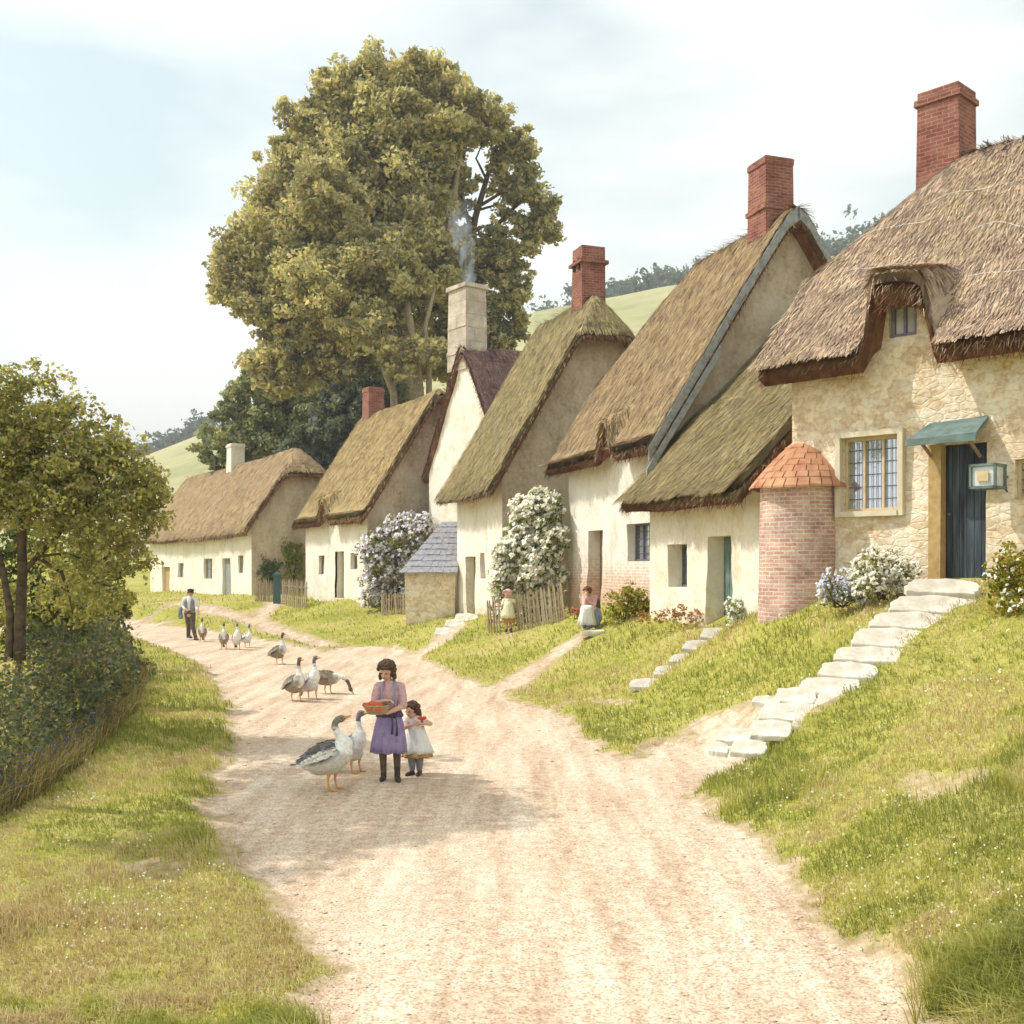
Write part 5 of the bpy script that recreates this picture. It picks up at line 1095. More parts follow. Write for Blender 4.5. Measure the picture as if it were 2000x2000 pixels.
# ---- the girl with the basket
f=V3((761-1000)*13.25/F,13.25,hz1((763-1000)*13.25/F,13.25)+.006)
P1=person('older girl in a pink blouse and lilac skirt holding a basket for the geese',f,'person')
hc=V3(-.035,-.035,1.325); hr=.112; Rh=rotm(-.30,.42,.06)
sh={-1:V3(-.12,.0,1.125),1:V3(.115,.0,1.125)}; el={-1:V3(-.175,-.075,.93),1:V3(.175,-.07,.90)}; wr={-1:V3(-.03,-.225,.985),1:V3(-.005,-.225,.84)}
kn={-1:V3(-.085,-.02,.42),1:V3(.085,.0,.41)}; an={-1:V3(-.075,.02,.085),1:V3(.095,-.02,.085)}; hp={-1:V3(-.075,0,.74),1:V3(.075,0,.74)}
mb=MB(); head(mb,hc,hr,Rh); mb.chain([V3(0,.03,1.10),V3(-.02,.0,1.22),hc+V3(0,.02,-.03)],[.075,.045,.045])
mb.chain([V3(0,.01,.72),V3(0,.0,.86),V3(0,.0,1.0),V3(0,.01,1.10)],[.115,.095,.11,.10])
for s in (-1,1):
    mb.chain([V3(0,.01,1.12),sh[s],el[s],wr[s]],[.075,.05,.036,.024]); mb.chain([hp[s],kn[s],an[s]],[.075,.042,.028])
hand(mb,wr[-1],(.75,-.25,.05),(-.2,-.2,-1),1.0,.7,1); hand(mb,wr[1],(-1,-.15,.05),(0,-.1,1),1.0,.6,1)
b=remeshed(mb,.0055,2,'body',[M['skin']],P1,True); face_bits(b,hc,hr,Rh); hair(P1,hc,hr,Rh,'hair_brown',170,size=.19,low=-.75,vox=.0055)
mb=MB()
for i in range(26):
    a=random.uniform(-.3,math.pi+.3); q=hc+Rh@V3(.84*hr*math.cos(a),.10*hr+.62*hr*math.sin(a),-.55*hr-random.random()*.5*hr); mb.ell(q,(.2*hr,.2*hr,.24*hr),nu=8,nv=6)
remeshed(mb,.006,0,'hair_curls',[M['hair_brown']],P1,True)
mb=MB(); mb.chain([V3(0,.01,.82),V3(0,.0,.92),V3(0,.0,1.02),V3(0,.01,1.12)],[.108,.112,.120,.10])
for s in (-1,1): sleeve(mb,[V3(.02*s,.01,1.125),sh[s]+V3(.015*s,0,.0),sh[s].lerp(el[s],.5)+V3(.01*s,0,0),el[s].lerp(sh[s],.05)],[.075,.060,.060,.050])
remeshed(mb,.008,2,'blouse',[M['cloth_pink']],P1,True)
lathe_skirt(P1,'skirt','cloth_lilac',(0,.0),[(.84,.110),(.78,.135),(.68,.160),(.55,.180),(.43,.194),(.34,.20)],9,.12)
ap=lathe_skirt(P1,'sash','cloth_plum',(0,0),[(.86,.128),(.82,.138),(.79,.152),(.77,.160)],7,.02)
mb=MB()
for s in (-1,1): mb.tube([V3(.075*s,-.128,.83),V3(.08*s,-.140,.95),V3(.078*s,-.132,1.08),V3(.07*s,-.06,1.185),V3(.06*s,.05,1.19),V3(.04*s,.13,1.05),V3(.03*s,.125,.85)],.013,8,flat=1.0)
mb.tube([V3(-.08,-.137,.96),V3(0,-.146,.965),V3(.08,-.137,.96)],.011,8); mb.build('brace',M['cloth_blue'],P1,True,local=True)
mb=MB(); mb.tube([V3(.05,-.16,.80),V3(.055,-.185,.68),V3(.05,-.20,.58)],[.018,.026,.03],8,flat=.4); mb.tube([V3(.09,-.15,.80),V3(.11,-.18,.66),V3(.105,-.19,.56)],[.016,.022,.024],8,flat=.4); mb.build('sash_tail',M['cloth_plum'],P1,True,local=True)
for s in (-1,1):
    mb=MB(); mb.chain([kn[s]+V3(0,0,.06),kn[s].lerp(an[s],.35)+V3(0,.012,0),an[s]],[.054,.050,.036]); remeshed(mb,.008,1,'stocking',[M['cloth_brown']],P1,True)
boots(P1,[(V3(-.075,.02,0),V3(-.095,-.2,0)),(V3(.095,-.02,0),V3(.14,-.2,0))],.95,top=.16)
# basket, held so top-level
bo=f+V3(-.125,-.25,.83); bk=empty('basket',bo,'wicker basket lined with red cloth held out by the older girl','basket')
V=[];Fq=[];seg=40;prof=[(0,.075),(.03,.098),(.07,.115),(.10,.125),(.10,.112),(.06,.102),(.025,.08)]
for j,(z,r) in enumerate(prof):
    for i in range(seg):
        a=2*math.pi*i/seg; w_=1+.025*math.cos(i*math.pi+j*math.pi); V.append((1.25*r*w_*math.cos(a),r*w_*math.sin(a),z))
for j in range(len(prof)-1):
    for i in range(seg): Fq.append((j*seg+i,j*seg+(i+1)%seg,(j+1)*seg+(i+1)%seg,(j+1)*seg+i))
V+=[(0,0,0.0)]*1; fl_=[(i,(i+1)%seg,len(V)-1,len(V)-1) for i in range(seg)]
mb=MB(); mb.add(V,[tuple(q) for q in Fq]+[(a,b,c) for a,b,c,_ in fl_]); mb.build('basket_body',M['wicker'],bk,False,local=True)
mb=MB(); mb.tube([(1.25*.122*math.cos(a),.122*math.sin(a),.102+.004*math.sin(9*a)) for a in [2*math.pi*i/32 for i in range(33)]],.010,6); mb.build('rim',M['wicker'],bk,True,local=True)
mb=MB()
for (x,y,z,a,b_,c) in ((-.10,-.02,.10,.055,.05,.04),(-.02,-.05,.11,.06,.045,.045),(.05,-.03,.105,.05,.045,.035),(-.06,.04,.11,.05,.045,.04),(-.13,-.03,.11,.04,.04,.03),(.03,-.105,.075,.045,.018,.045),(-.07,-.10,.08,.04,.018,.03)): mb.ell((x,y,z),(a,b_,c),rotm(x*4,y*3,z*3))
remeshed(mb,.006,1,'red_cloth',[M['cloth_red']],bk,True)
# ---- the little girl
Y2=13.6; f2=V3((812-1000)*Y2/F,Y2,hz1((812-1000)*Y2/F,Y2)+.006)
P2=person('small dark haired girl in a white dress with an ochre hem beside the basket',f2)
hc=V3(-.045,-.02,.80); hr=.098; Rh=rotm(-.75,.22,-.08)
sh={-1:V3(-.10,0,.66),1:V3(.10,0,.665)}; el={-1:V3(-.12,-.11,.60),1:V3(.185,-.06,.64)}; wr={-1:V3(-.02,-.165,.645),1:V3(.075,-.145,.655)}
mb=MB(); head(mb,hc,hr,Rh); mb.chain([V3(0,.02,.64),V3(-.03,0,.72),hc],[.06,.036,.04]); mb.chain([V3(0,0,.36),V3(0,0,.50),V3(0,0,.63)],[.09,.085,.082])
for s in (-1,1): mb.chain([V3(0,0,.65),sh[s],el[s],wr[s]],[.055,.04,.029,.021]); mb.chain([V3(.05*s,0,.36),V3(.05*s,-.01,.22),V3(.045*s,.0,.07)],[.06,.042,.03])
hand(mb,wr[-1],(.9,-.1,.25),(0,-1,.2),.72,.7,1); hand(mb,wr[1],(-.9,-.1,.15),(0,-1,.2),.72,.7,1)
b=remeshed(mb,.0055,2,'body',[M['skin']],P2,True); face_bits(b,hc,hr,Rh); hair(P2,hc,hr,Rh,'hair_brown',80,size=.17,low=-.6,vox=.006)
mb=MB(); mb.chain([hc+V3(.07,.05,-.02),hc+V3(.085,.05,-.14),hc+V3(.07,.05,-.22)],[.045,.042,.02]); remeshed(mb,.007,1,'hair_lock',[M['hair_brown']],P2,True)
mb=MB(); mb.chain([V3(0,0,.46),V3(0,0,.56),V3(0,0,.655)],[.10,.10,.088])
for s in (-1,1): mb.ell(sh[s]+V3(.01*s,-.01,.0),(.052,.052,.05))
remeshed(mb,.007,2,'bodice',[M['cloth_white']],P2,True)
lathe_skirt(P2,'dress','cloth_white',(.0,0),[(.60,.095),(.52,.115),(.42,.145),(.33,.168),(.27,.182)],9,.10,lean=(.02,0))
lathe_skirt(P2,'hem','cloth_ochre',(.02,0),[(.272,.178),(.25,.182),(.225,.186)],9,.04)
mb=MB(); bc=V3(.09,-.155,.72); mb.ell(bc+V3(-.028,0,.005),(.03,.018,.024)); mb.ell(bc+V3(.028,0,.005),(.03,.018,.024)); mb.ell(bc,(.016,.016,.016)); mb.ell(bc+V3(0,0,-.03),(.02,.014,.03)); remeshed(mb,.005,1,'ribbon',[M['cloth_red']],P2,True)
for s in (-1,1):
    mb=MB(); mb.chain([V3(.05*s,-.01,.27),V3(.048*s,.005,.17),V3(.045*s,0,.07)],[.056,.050,.038]); remeshed(mb,.007,1,'stocking',[M['cloth_grey']],P2,True)
boots(P2,[(V3(-.045,0,0),V3(-.12,-.12,0)),(V3(.05,0,0),V3(.02,-.15,0))],.78,top=.13)
# ---- the man driving the geese
Y3=38.0; f3=V3((371-1000)*Y3/F,Y3,hz1((371-1000)*Y3/F,Y3)+.006)
P3=person('man in a flat cap, white shirt and grey waistcoat walking with a thin stick',f3)
hc=V3(.03,-.02,1.60); hr=.118; Rh=rotm(.5,.2,0)
sh={-1:V3(-.17,.02,1.42),1:V3(.16,-.02,1.42)}; el={-1:V3(-.25,.03,1.15),1:V3(.23,-.05,1.15)}; wr={-1:V3(-.10,-.17,1.05),1:V3(.33,-.24,1.02)}
hp={-1:V3(-.09,0,.90),1:V3(.09,0,.90)}; kn={-1:V3(-.06,.06,.50),1:V3(.12,-.10,.49)}; an={-1:V3(-.12,.22,.12),1:V3(.24,-.18,.09)}
mb=MB(); head(mb,hc,hr,Rh); mb.chain([V3(0,0,1.38),V3(.01,0,1.50),hc],[.09,.06,.05]); mb.chain([V3(0,0,.90),V3(0,0,1.1),V3(0,0,1.28),V3(0,0,1.38)],[.14,.125,.145,.12])
for s in (-1,1): mb.chain([V3(0,0,1.40),sh[s],el[s],wr[s]],[.09,.062,.046,.032]); mb.chain([hp[s],kn[s],an[s]],[.10,.065,.045])
hand(mb,wr[-1],(.9,-.3,-.1),(0,-1,0),1.3,.7,1); hand(mb,wr[1],(.5,-.6,-.1),(-.6,-.4,0),1.3,1.3,1)
b=remeshed(mb,.010,2,'body',[M['skin']],P3,True); face_bits(b,hc,hr,Rh); hair(P3,hc,hr,Rh,'hair_brown',40,size=.12,vox=.01)
mb=MB(); mb.ell(hc+Rh@V3(0,.01,.115),(.125,.14,.05),Rh); mb.ell(hc+Rh@V3(0,-.13,.075),(.085,.07,.018),Rh); remeshed(mb,.010,1,'flat_cap',[M['cap_black']],P3,True)
mb=MB(); mb.chain([V3(0,0,.98),V3(0,0,1.15),V3(0,0,1.30),V3(0,0,1.40)],[.135,.14,.155,.13])
for s in (-1,1): sleeve(mb,[V3(.03*s,0,1.40),sh[s]+V3(.01*s,0,0),sh[s].lerp(el[s],.5)+V3(.02*s,0,0),el[s],el[s].lerp(wr[s],.7)],[.085,.072,.070,.062,.045])
remeshed(mb,.012,2,'shirt',[M['cloth_white']],P3,True)
for s in (-1,1):
    mb=MB(); mb.chain([V3(.085*s,-.03,.98),V3(.09*s,-.04,1.15),V3(.10*s,-.04,1.30),V3(.075*s,-.03,1.42)],[.10,.105,.11,.06]); mb.chain([V3(.06*s,.06,.98),V3(.07*s,.07,1.3)],[.11,.12]); remeshed(mb,.012,2,'waistcoat',[M['cloth_grey']],P3,True)
mb=MB(); mb.chain([V3(0,0,1.0),V3(0,0,.92)],[.138,.142])
for s in (-1,1): mb.chain([V3(.07*s,0,.92),hp[s],kn[s],an[s]+V3(0,0,.03)],[.12,.112,.085,.07])
remeshed(mb,.012,2,'trousers',[M['cloth_brown']],P3,True)
boots(P3,[(V3(-.12,.22,.05),V3(.05,.05,0)),(V3(.24,-.18,0),V3(.40,-.40,0))],1.5,top=.09)
mb=MB(); 
for (x,y,z,a,b_,c) in ((-.32,-.02,1.02,.07,.09,.10),(-.33,-.02,.90,.08,.08,.12),(-.29,-.04,.80,.06,.07,.09),(-.36,0,.82,.05,.06,.10)): mb.ell((x,y,z),(a,b_,c))
mb.chain([V3(-.30,0,1.10),V3(-.32,-.02,1.0)],[.07,.07]); jk=remeshed(mb,.012,1,'folded_jacket',[M['cloth_grey']],None); 
rebase(jk,(0,0,0)); jk.location=f3; tag(jk,'grey jacket slung over the arm of the capped man','jacket')
mb=MB(); hb_=wr[1]+V3(.05,-.05,-.02); st=[f3+hb_+V3(.03,0,.42),f3+hb_+V3(.0,0,.0),f3+hb_+V3(-.06,.0,-.55),f3+hb_+V3(-.10,0,-.92)]
mb.tube(st,[.008,.011,.011,.013],7); mb.tube([st[0]-V3(.01,0,.12),st[0]+V3(.03,0,.02)],[.006,.005],6); o=mb.build('stick',M['wood_brown'],None,True); rebase(o,f3); tag(o,'thin forked hazel stick held by the capped man','stick')
# ---- the child at the fence
f4=ground(993,1236)+V3(0,0,.01)
P4=person('child in a pink bonnet and cream pinafore standing by the pickets',f4)
hc=V3(-.03,-.02,1.03); hr=.105; Rh=rotm(-.4,.3,.1)
sh={-1:V3(-.12,0,.86),1:V3(.12,0,.86)}; el={-1:V3(-.19,-.04,.70),1:V3(.24,.0,.80)}; wr={-1:V3(-.27,-.06,.76),1:V3(.38,.02,.77)}
mb=MB(); head(mb,hc,hr,Rh); mb.chain([V3(0,0,.85),hc],[.06,.04]); mb.chain([V3(0,0,.5),V3(0,0,.85)],[.11,.095])
for s in (-1,1): mb.chain([V3(0,0,.85),sh[s],el[s],wr[s]],[.06,.045,.034,.025]); mb.chain([V3(.06*s,0,.5),V3(.06*s,-.01,.3),V3(.055*s,0,.08)],[.07,.05,.036])
hand(mb,wr[1],(1,0,-.2),(0,0,-1),.85,.8,1); hand(mb,wr[-1],(-1,0,.2),(0,0,-1),.85,.8,1)
b=remeshed(mb,.009,2,'body',[M['skin']],P4,True); face_bits(b,hc,hr,Rh)
mb=MB(); mb.ell(hc+Rh@V3(0,.05,.03),(.115,.115,.115),Rh); mb.tube([hc+Rh@V3(.115*math.cos(a),-.05,.02+.115*math.sin(a)) for a in [math.pi*i/10 for i in range(11)]],.022,8); mb.capsule(hc+Rh@V3(0,.08,-.10),hc+Rh@V3(0,.07,-.16),.06,.07); remeshed(mb,.010,1,'bonnet',[M['cloth_rose']],P4,True)
mb=MB(); mb.chain([V3(0,0,.60),V3(0,0,.72),V3(0,0,.85)],[.118,.112,.10])
for s in (-1,1): sleeve(mb,[V3(.03*s,0,.85),sh[s],sh[s].lerp(el[s],.6)],[.07,.06,.05])
remeshed(mb,.010,2,'blouse',[M['cloth_cream']],P4,True)
lathe_skirt(P4,'pinafore','cloth_cream',(-.01,-.02),[(.84,.105),(.72,.125),(.60,.155),(.48,.18),(.38,.19)],8,.04); lathe_skirt(P4,'skirt','cloth_ochre',(0,0),[(.55,.13),(.42,.165),(.30,.175),(.26,.17)],8,.05)
boots(P4,[(V3(-.055,0,0),V3(-.09,-.2,0)),(V3(.06,0,0),V3(.09,-.2,0))],.95,top=.22)
# ---- the seated woman
f5=ground(1152,1231)+V3(0,0,.05)
P5=person('auburn haired woman sitting on a doorstep in white apron and blue skirt',f5); P5.scale=(.9,.9,.88)
hc=V3(-.08,-.10,1.03); hr=.115; Rh=rotm(-.7,.25,0)
sh={-1:V3(-.16,-.05,.84),1:V3(.15,.03,.84)}; el={-1:V3(-.17,-.28,.66),1:V3(.10,-.24,.62)}; wr={-1:V3(-.12,-.25,.88),1:V3(-.06,-.30,.78)}
mb=MB(); head(mb,hc,hr,Rh); mb.chain([V3(0,0,.82),V3(-.05,-.05,.93),hc],[.08,.05,.05]); mb.chain([V3(.05,.06,.42),V3(.03,.02,.62),V3(0,0,.82)],[.15,.12,.12])
for s in (-1,1): mb.chain([V3(0,0,.83),sh[s],el[s],wr[s]],[.08,.055,.042,.028]); mb.chain([V3(.05+.10*s,.06,.42),V3(-.12+.09*s,-.35,.50),V3(-.10+.07*s,-.42,.09)],[.11,.07,.045])
hand(mb,wr[-1],(.1,.2,1),(0,1,0),1.1,.6,1); hand(mb,wr[1],(-.4,-.3,.7),(0,1,0),1.1,.7,1)
b=remeshed(mb,.010,2,'body',[M['skin']],P5,True); face_bits(b,hc,hr,Rh); hair(P5,hc,hr,Rh,'hair_auburn',90,size=.24,low=-.6,vox=.010)
mb=MB(); mb.chain([V3(.04,.04,.50),V3(.02,.01,.66),V3(0,0,.82)],[.14,.138,.13])
for s in (-1,1): sleeve(mb,[V3(.03*s,0,.83),sh[s],sh[s].lerp(el[s],.6),el[s]],[.09,.075,.068,.055])
remeshed(mb,.011,2,'bodice',[M['cloth_rose']],P5,True)
mb=MB(); mb.chain([V3(.12,.07,.86),V3(.20,.08,.72),V3(.22,.05,.56),V3(.18,.0,.50)],[.08,.10,.085,.05]); mb.chain([V3(-.02,.08,.88),V3(.14,.10,.84)],[.07,.08]); remeshed(mb,.011,1,'shawl',[M['cloth_brown']],P5,True)
mb=MB(); mb.chain([V3(.06,.05,.44),V3(.12,.0,.40),V3(.14,-.12,.30),V3(.12,-.2,.16)],[.19,.21,.20,.15]); mb.chain([V3(-.08,-.28,.42),V3(-.10,-.34,.24),V3(-.10,-.36,.12)],[.17,.17,.16]); mb.chain([V3(.06,.03,.42),V3(-.09,-.30,.42)],[.18,.16]); remeshed(mb,.012,2,'skirt',[M['cloth_blue']],P5,True)
mb=MB()
for s in (-1,1): mb.chain([V3(.02+.06*s,-.08,.54),V3(-.11+.07*s,-.38,.55)],[.10,.105])
mb.chain([V3(-.18,-.38,.55),V3(-.04,-.38,.55)],[.105,.105]); remeshed(mb,.012,2,'apron_lap',[M['cloth_white']],P5,True)
lathe_skirt(P5,'apron','cloth_white',(-.11,-.41),[(.63,.06),(.61,.12),(.55,.158),(.42,.165),(.26,.185),(.10,.215)],6,.16,sx=1.05,sy=.72)
boots(P5,[(V3(-.17,-.46,.02),V3(-.22,-.8,0)),(V3(-.02,-.44,.02),V3(.02,-.8,0))],1.25,top=.08)
# ================================================================ GEESE
GG='geese walking on the sandy lane'
def goose(label,px,py,Y,yaw,scale=1.0,pose='alert',pat=0,tilt=0.0):
    x=(px-1000)*Y/F; f=V3(x,Y,hz1(x,Y)+.004); root=empty('goose',f,label,'goose',GG,rz=yaw)
    k=scale
    if pose=='graze':
        sp=[(-.40,.37,.02),(-.32,.36,.07),(-.18,.34,.125),(0,.33,.15),(.13,.34,.13),(.22,.37,.085),(.31,.38,.052),(.40,.345,.043),(.47,.27,.039),(.51,.18,.037)]; hd=V3(.53,0,.115); bd=V3(.55,0,-.83).normalized()
    elif pose=='reach':
        sp=[(-.38,.30,.02),(-.29,.30,.07),(-.16,.31,.135),(-.02,.35,.172),(.09,.43,.158),(.14,.53,.108),(.12,.61,.062),(.065,.68,.045),(.03,.745,.039),(.04,.795,.038),(.07,.825,.042)]; hd=V3(.10,0,.835); bd=V3(.95,0,.28).normalized()
    elif pose=='tall':
        sp=[(-.26,.14,.02),(-.22,.20,.065),(-.13,.26,.118),(-.03,.34,.142),(.04,.44,.122),(.07,.53,.082),(.062,.61,.050),(.045,.68,.040),(.04,.75,.036),(.055,.80,.038)]; hd=V3(.085,0,.825); bd=V3(.98,0,.05).normalized()
    else:
        sp=[(-.34,.23,.02),(-.26,.25,.065),(-.13,.28,.115),(.0,.33,.142),(.08,.41,.128),(.115,.49,.086),(.105,.57,.052),(.085,.66,.040),(.085,.75,.036),(.10,.81,.038)]; hd=V3(.125,0,.83); bd=V3(.97,0,-.05).normalized()
    mb=MB(); pts=[V3(a,0,b)*k for a,b,c in sp]; rr=[c*k for a,b,c in sp]; mb.chain(pts,rr,16); hd=hd*k
    Rb=Matrix((bd,V3(0,1,0),bd.cross(V3(0,1,0)))).transposed()
    mb.ell(hd,(.062*k,.042*k,.045*k),Rb); mb.capsule(hd,hd+bd*.05*k,.036*k,.026*k,10)
    mb.ell((pts[2]+pts[3])/2+V3(0,0,-.03*k),(.20*k,.125*k,.12*k))
    tones=[((.24,.21,.17),(.86,.84,.78),(.58,.55,.48),(.14,.13,.13)),((.15,.12,.095),(.80,.78,.72),(.27,.24,.18),(.16,.14,.11)),((.20,.19,.20),(.86,.85,.82),(.62,.60,.58),(.38,.36,.34)),((.13,.11,.09),(.80,.78,.74),(.24,.20,.15),(.15,.12,.09))][pat]
    hdark,white,flank,back=[np.array(t) for t in tones]; ax_=np.array([[a*k,b*k] for a,b,c in sp]); cum=np.linspace(0,1,len(sp)); neck0=5
    def cf(co):
        q=co[:,[0,2]]; d=np.linalg.norm(q[:,None]-ax_[None],axis=2); i=d.argmin(1); t=i/(len(sp)-1)
        nz=.06*(N1(co[:,0]*30,co[:,2]*30+co[:,1]*20)-.5)+.0; c=np.tile(white,(len(co),1)); t=t+nz
        hz_=sm(.76,.82,t).reshape(-1,1)
        body=sm(.47,.36,t).reshape(-1,1); mid=np.interp(co[:,0],ax_[:6,0],ax_[:6,1]); up=sm(-.02,.07,co[:,2]-mid+nz).reshape(-1,1)
        side=sm(.02,.09,np.abs(co[:,1])/k).reshape(-1,1)
        c=c*(1-body)+body*(flank*(1-up)+back*up)
        if pat in (1,3): c=c*(1-.8*side*sm(.75,.5,t).reshape(-1,1))+.8*side*sm(.75,.5,t).reshape(-1,1)*flank
        rump=sm(-.20*k,-.30*k,co[:,0]).reshape(-1,1)*(1-up); c=c*(1-rump*.8)+white*rump*.8
        return c*(1-hz_)+hdark*hz_
    bdy=remeshed(mb,.0075*max(1,k) if Y<24 else .011,3,'body',[M['plumage']],root,True,cf)
    for s in (-1,1):
        e=MB(); e.ell(hd+Rb@V3(.018*k,s*.037*k,.012*k),(.008*k,.005*k,.008*k),nu=8,nv=6); e.build('eye',M['eye_dark'],bdy,True,local=True)
    bk=MB(); bk.tube([hd+bd*.035*k,hd+bd*.07*k,hd+bd*.115*k,hd+bd*.135*k],[.028*k,.024*k,.014*k,.006*k],10,flat=.75); bk.build('beak',M['beak_orange'],root,True,local=True)
    # folded wings built of overlapping feathers
    if pose!='x':
        bx=(pts[4]-pts[1]); 
        for s in (-1,1):
            V=[];Fq=[];Cc=[]; rows=9
            for j in range(rows):
                t=j/(rows-1)
                for i in range(5):
                    o_=pts[4].lerp(pts[1],t*.92); rr_=np.interp(t*3,[0,1,2,3],[rr[4],rr[3],rr[2],rr[1]]); a=.35+.95*(i/4)+random.uniform(-.06,.06); a=math.pi/2-a
                    up_=V3(-bx.z,0,bx.x).normalized(); 
                    if up_.z<0: up_=-up_
                    p=o_+(V3(0,s,0)*math.cos(a)+up_*math.sin(a))*(rr_*1.02+.008*k); dr=(pts[1]-pts[4]).normalized(); dr=(dr+V3(0,0,-.10)*(i/4)+V3(0,0,.04)).normalized()
                    l=(.085+.065*t)*k; nrm=(V3(0,s,0)*math.cos(a)+up_*math.sin(a)); wv=dr.cross(nrm).normalized()*(.028*k)
                    lift=nrm*.006*k*(j%2); b0=len(V); V+= [p-wv*.7+lift,p+wv*.7+lift,p+wv+dr*l*.6+lift+nrm*.012*k,p+dr*l+lift+nrm*.010*k,p-wv+dr*l*.6+lift+nrm*.012*k]
                    Fq+=[(b0,b0+1,b0+2,b0+4),(b0+4,b0+2,b0+3,b0+3)]; cc=back*(.7+.8*random.random()) if (i<3) else flank*(.8+.5*random.random()); Cc+=[cc,cc,cc,cc*1.5,cc]
            m_b=bpy.data.meshes.new('wing'); m_b.from_pydata([tuple(v) for v in V],[],[tuple(dict.fromkeys(f_)) for f_ in Fq]); a_=m_b.color_attributes.new('Col','FLOAT_COLOR','POINT'); a_.data.foreach_set('color',np.hstack([np.clip(np.array(Cc),0,1),np.ones((len(Cc),1))]).astype(np.float32).ravel())
            finish('wing',m_b,M['quill'],root,False,True)
        tb=MB()
        for i in range(5):
            a=(i-2)*.12; d=(pts[0]-pts[1]).normalized(); q=pts[1].lerp(pts[0],.5); tb.tube([q,q+V3(d.x,a,d.z)*.07*k,q+V3(d.x,a*1.2,d.z)*.15*k],[.02*k,.022*k,.006*k],6,flat=.25)
        t_o=tb.build('tail',M['tail_dark'],root,True,local=True)
    # legs with webbed feet
    for s,xo in ((-1,-.02),(1,.05)):
        lb=MB(); hipp=V3(xo,s*.07,.24)*k; hock=V3(xo-.02,s*.072,.12)*k; ft=V3(xo+.0,s*.075,.014)*k; lb.chain([hipp,hock,ft],[.030*k,.013*k,.011*k],8)
        for a in (-.5,0,.5): lb.capsule(ft,ft+V3(math.cos(a),math.sin(a),-.08)*.085*k,.010*k,.006*k,6)
        lb.add([ft+V3(0,0,.004),ft+V3(math.cos(.5),math.sin(.5),-.07)*.08*k,ft+V3(.085*k,0,-.004*k),ft+V3(math.cos(-.5),math.sin(-.5),-.07)*.08*k],[(0,1,2),(0,2,3)]); lb.build('leg',M['beak_orange'],root,True,local=True)
    return root
simple('tail_dark',(.07,.065,.07),(.20,.18,.17),20,.9,.3,.005)
R_=math.radians
goose('large grey backed goose in front of the girls, neck stretched up towards the basket',648,1544,12.65,R_(4),.98,'reach',0)
goose('pale goose just behind the front one, beak nearly at the basket',694,1508,13.75,R_(-10),.90,'tall',2)
goose('brown grey goose with white breast stripe, left of the three in mid lane',578,1371,20.85,R_(-42),.98,'alert',1)
goose('white fronted goose standing between the striped goose and the grazing one',610,1366,21.2,R_(-30),.98,'tall',2)
goose('brown goose grazing with its neck bent to the ground',640,1354,22.1,R_(-12),.92,'graze',3)
goose('lone white breasted goose between the trio and the distant geese',546,1297,28.5,R_(-28),.96,'alert',3)
goose('distant goose with dark wings, left of the far group of three',437,1268,33.6,R_(-75),.98,'tall',1)
goose('distant grey goose in the middle of the far group of three',463,1270,33.3,R_(-70),.98,'tall',2)
goose('distant goose leaning right at the right of the far group of three',483,1265,34.2,R_(-35),.86,'alert',2)
goose('small goose nearest to the walking man',395,1252,37.0,R_(-80),.95,'tall',3)
# ================================================================ LIGHT, SKY, AIR
SUN_EL=math.radians(50); az=math.radians(180-4)        # from the left, a touch behind the scene
sv=Vector((math.cos(SUN_EL)*math.cos(az),math.cos(SUN_EL)*math.sin(az),math.sin(SUN_EL)))
sl_=bpy.data.lights.new('sun','SUN'); sl_.energy=SUN_E; sl_.angle=math.radians(.6); sl_.color=(1,.962,.90)
so=bpy.data.objects.new('sun',sl_); COL.objects.link(so); so.rotation_euler=sv.to_track_quat('Z','Y').to_euler(); so.location=(-30,0,40)
wd=bpy.data.worlds.new('World'); SC.world=wd; wd.use_nodes=True; nt=wd.node_tree; bg=nt.nodes['Background']
sky=nt.nodes.new('ShaderNodeTexSky'); sky.sky_type='NISHITA'; sky.sun_disc=False; sky.sun_elevation=SUN_EL; sky.sun_rotation=math.atan2(sv.x,sv.y); sky.air_density=1.0; sky.dust_density=2.0; sky.ozone_density=1.0
tc_=nt.nodes.new('ShaderNodeTexCoord'); mp_=nt.nodes.new('ShaderNodeMapping'); mp_.inputs['Scale'].default_value=(1,1,2.6); nt.links.new(tc_.outputs['Generated'],mp_.inputs[0])
nz=nt.nodes.new('ShaderNodeTexNoise'); nz.inputs['Scale'].default_value=2.1; nz.inputs['Detail'].default_value=5; nz.inputs['Roughness'].default_value=.48; nt.links.new(mp_.outputs[0],nz.inputs[0])
rp=nt.nodes.new('ShaderNodeValToRGB'); rp.color_ramp.elements[0].position=.38; rp.color_ramp.elements[0].color=(.24,.24,.24,1); rp.color_ramp.elements[1].position=.60; rp.color_ramp.elements[1].color=(1,1,1,1); nt.links.new(nz.outputs[0],rp.inputs[0])
mxs=nt.nodes.new('ShaderNodeMix'); mxs.data_type='RGBA'; nt.links.new(rp.outputs[0],mxs.inputs[0]); tn=nt.nodes.new('ShaderNodeMix'); tn.data_type='RGBA'; tn.blend_type='MULTIPLY'; tn.inputs[0].default_value=1; nt.links.new(sky.outputs[0],tn.inputs[6]); tn.inputs[7].default_value=(1.35,1.42,1.08,1); nt.links.new(tn.outputs[2],mxs.inputs[6]); mxs.inputs[7].default_value=(CLD[0],CLD[1],CLD[2],1)
nt.links.new(mxs.outputs[2],bg.inputs[0]); bg.inputs[1].default_value=SKY_S
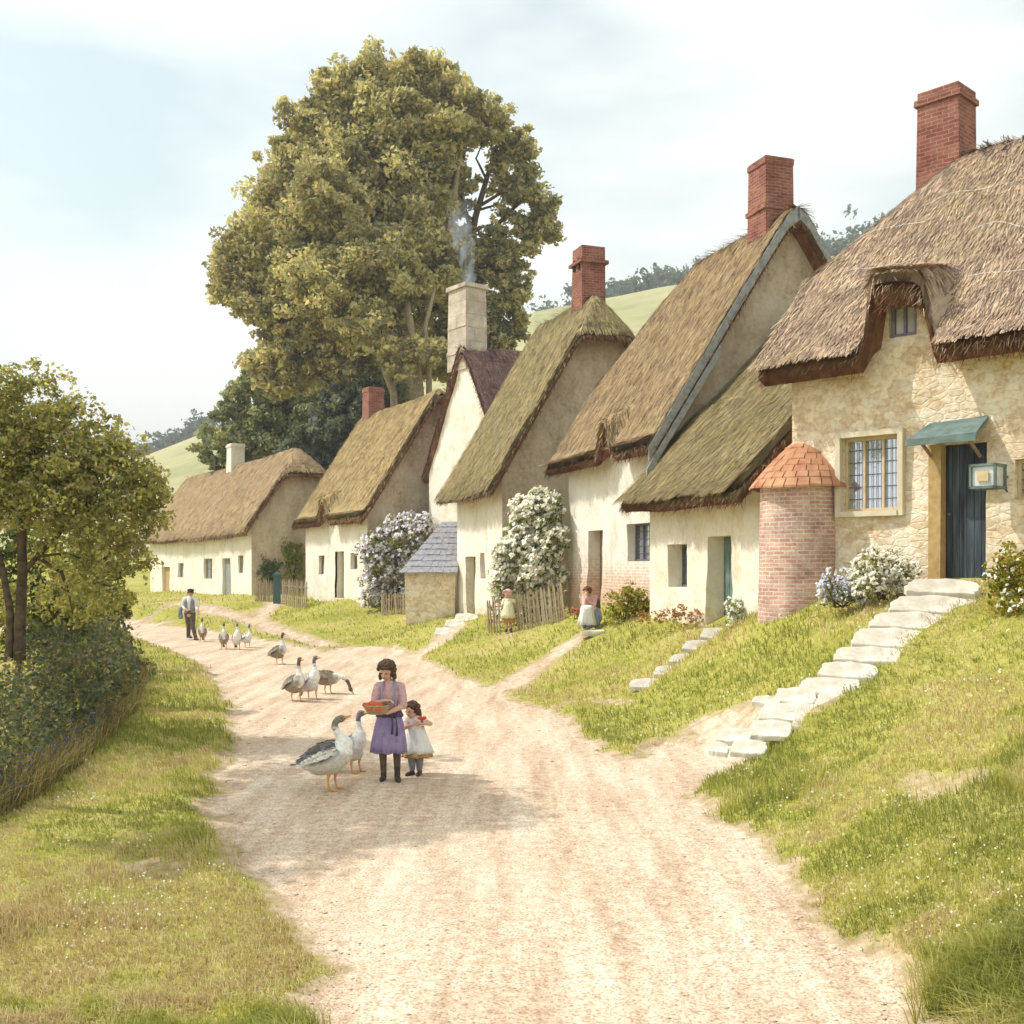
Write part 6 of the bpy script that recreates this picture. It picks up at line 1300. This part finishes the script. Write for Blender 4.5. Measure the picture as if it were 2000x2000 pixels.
if HAZE>0:
    mb=MB(); mb.box((0,1995,95),(5200,4110,200)); hz=mb.build('haze',[]); tag(hz,'thin summer haze over the lane',None,None,'stuff')
    hm=bpy.data.materials.new('haze'); hm.use_nodes=True; t_=hm.node_tree; t_.nodes.remove(t_.nodes['Principled BSDF']); pv=t_.nodes.new('ShaderNodeVolumePrincipled'); pv.inputs['Color'].default_value=(.93,.96,1,1); pv.inputs['Density'].default_value=HAZE; pv.inputs['Anisotropy'].default_value=.2
    t_.links.new(pv.outputs[0],t_.nodes['Material Output'].inputs['Volume']); hz.data.materials.append(hm)
# chimney smoke
sp=[]; p0=Vector((cc_smoke.x,cc_smoke.y,13.2))
for i in range(14):
    t=i/13; sp.append(p0+Vector((.10*math.sin(t*7)-.25*t,0,3.3*t)))
mb=MB(); mb.tube(sp,[.22+.10*math.sin(i*1.3)**2+.30*(i/13) for i in range(14)],16); sm_o=mb.build('smoke',[],None,True); rebase(sm_o,p0); tag(sm_o,'thin blue smoke rising from the stone chimney','smoke',None,'stuff')
m_=bpy.data.materials.new('smoke'); m_.use_nodes=True; t_=m_.node_tree; t_.nodes.remove(t_.nodes['Principled BSDF']); pv=t_.nodes.new('ShaderNodeVolumePrincipled'); pv.inputs['Color'].default_value=(.80,.90,1,1)
c_=t_.nodes.new('ShaderNodeTexCoord'); mm_=t_.nodes.new('ShaderNodeMapping'); mm_.inputs['Scale'].default_value=(3,3,1.2); n_=t_.nodes.new('ShaderNodeTexNoise'); n_.inputs['Scale'].default_value=1.3; n_.inputs['Detail'].default_value=4
r_=t_.nodes.new('ShaderNodeMapRange'); r_.inputs[1].default_value=.45; r_.inputs[2].default_value=.75; r_.inputs[3].default_value=0; r_.inputs[4].default_value=5.0
sx_=t_.nodes.new('ShaderNodeSeparateXYZ'); fr_=t_.nodes.new('ShaderNodeMapRange'); fr_.inputs[1].default_value=3.3; fr_.inputs[2].default_value=0.3; fr_.inputs[3].default_value=0; fr_.inputs[4].default_value=1; ml_=t_.nodes.new('ShaderNodeMath'); ml_.operation='MULTIPLY'
t_.links.new(c_.outputs['Object'],mm_.inputs[0]); t_.links.new(mm_.outputs[0],n_.inputs[0]); t_.links.new(n_.outputs[0],r_.inputs[0]); t_.links.new(c_.outputs['Object'],sx_.inputs[0]); t_.links.new(sx_.outputs[2],fr_.inputs[0]); t_.links.new(r_.outputs[0],ml_.inputs[0]); t_.links.new(fr_.outputs[0],ml_.inputs[1]); t_.links.new(ml_.outputs[0],pv.inputs['Density'])
t_.links.new(pv.outputs[0],t_.nodes['Material Output'].inputs['Volume']); sm_o.data.materials.append(m_)
SC.view_settings.view_transform='Standard'; SC.view_settings.look='None'; SC.view_settings.exposure=EXPO; SC.view_settings.gamma=1
SC.render.engine='CYCLES'; cy_=SC.cycles; cy_.max_bounces=6; cy_.diffuse_bounces=3; cy_.transmission_bounces=3; cy_.transparent_max_bounces=6; cy_.volume_bounces=0; cy_.use_denoising=True; cy_.volume_step_rate=2
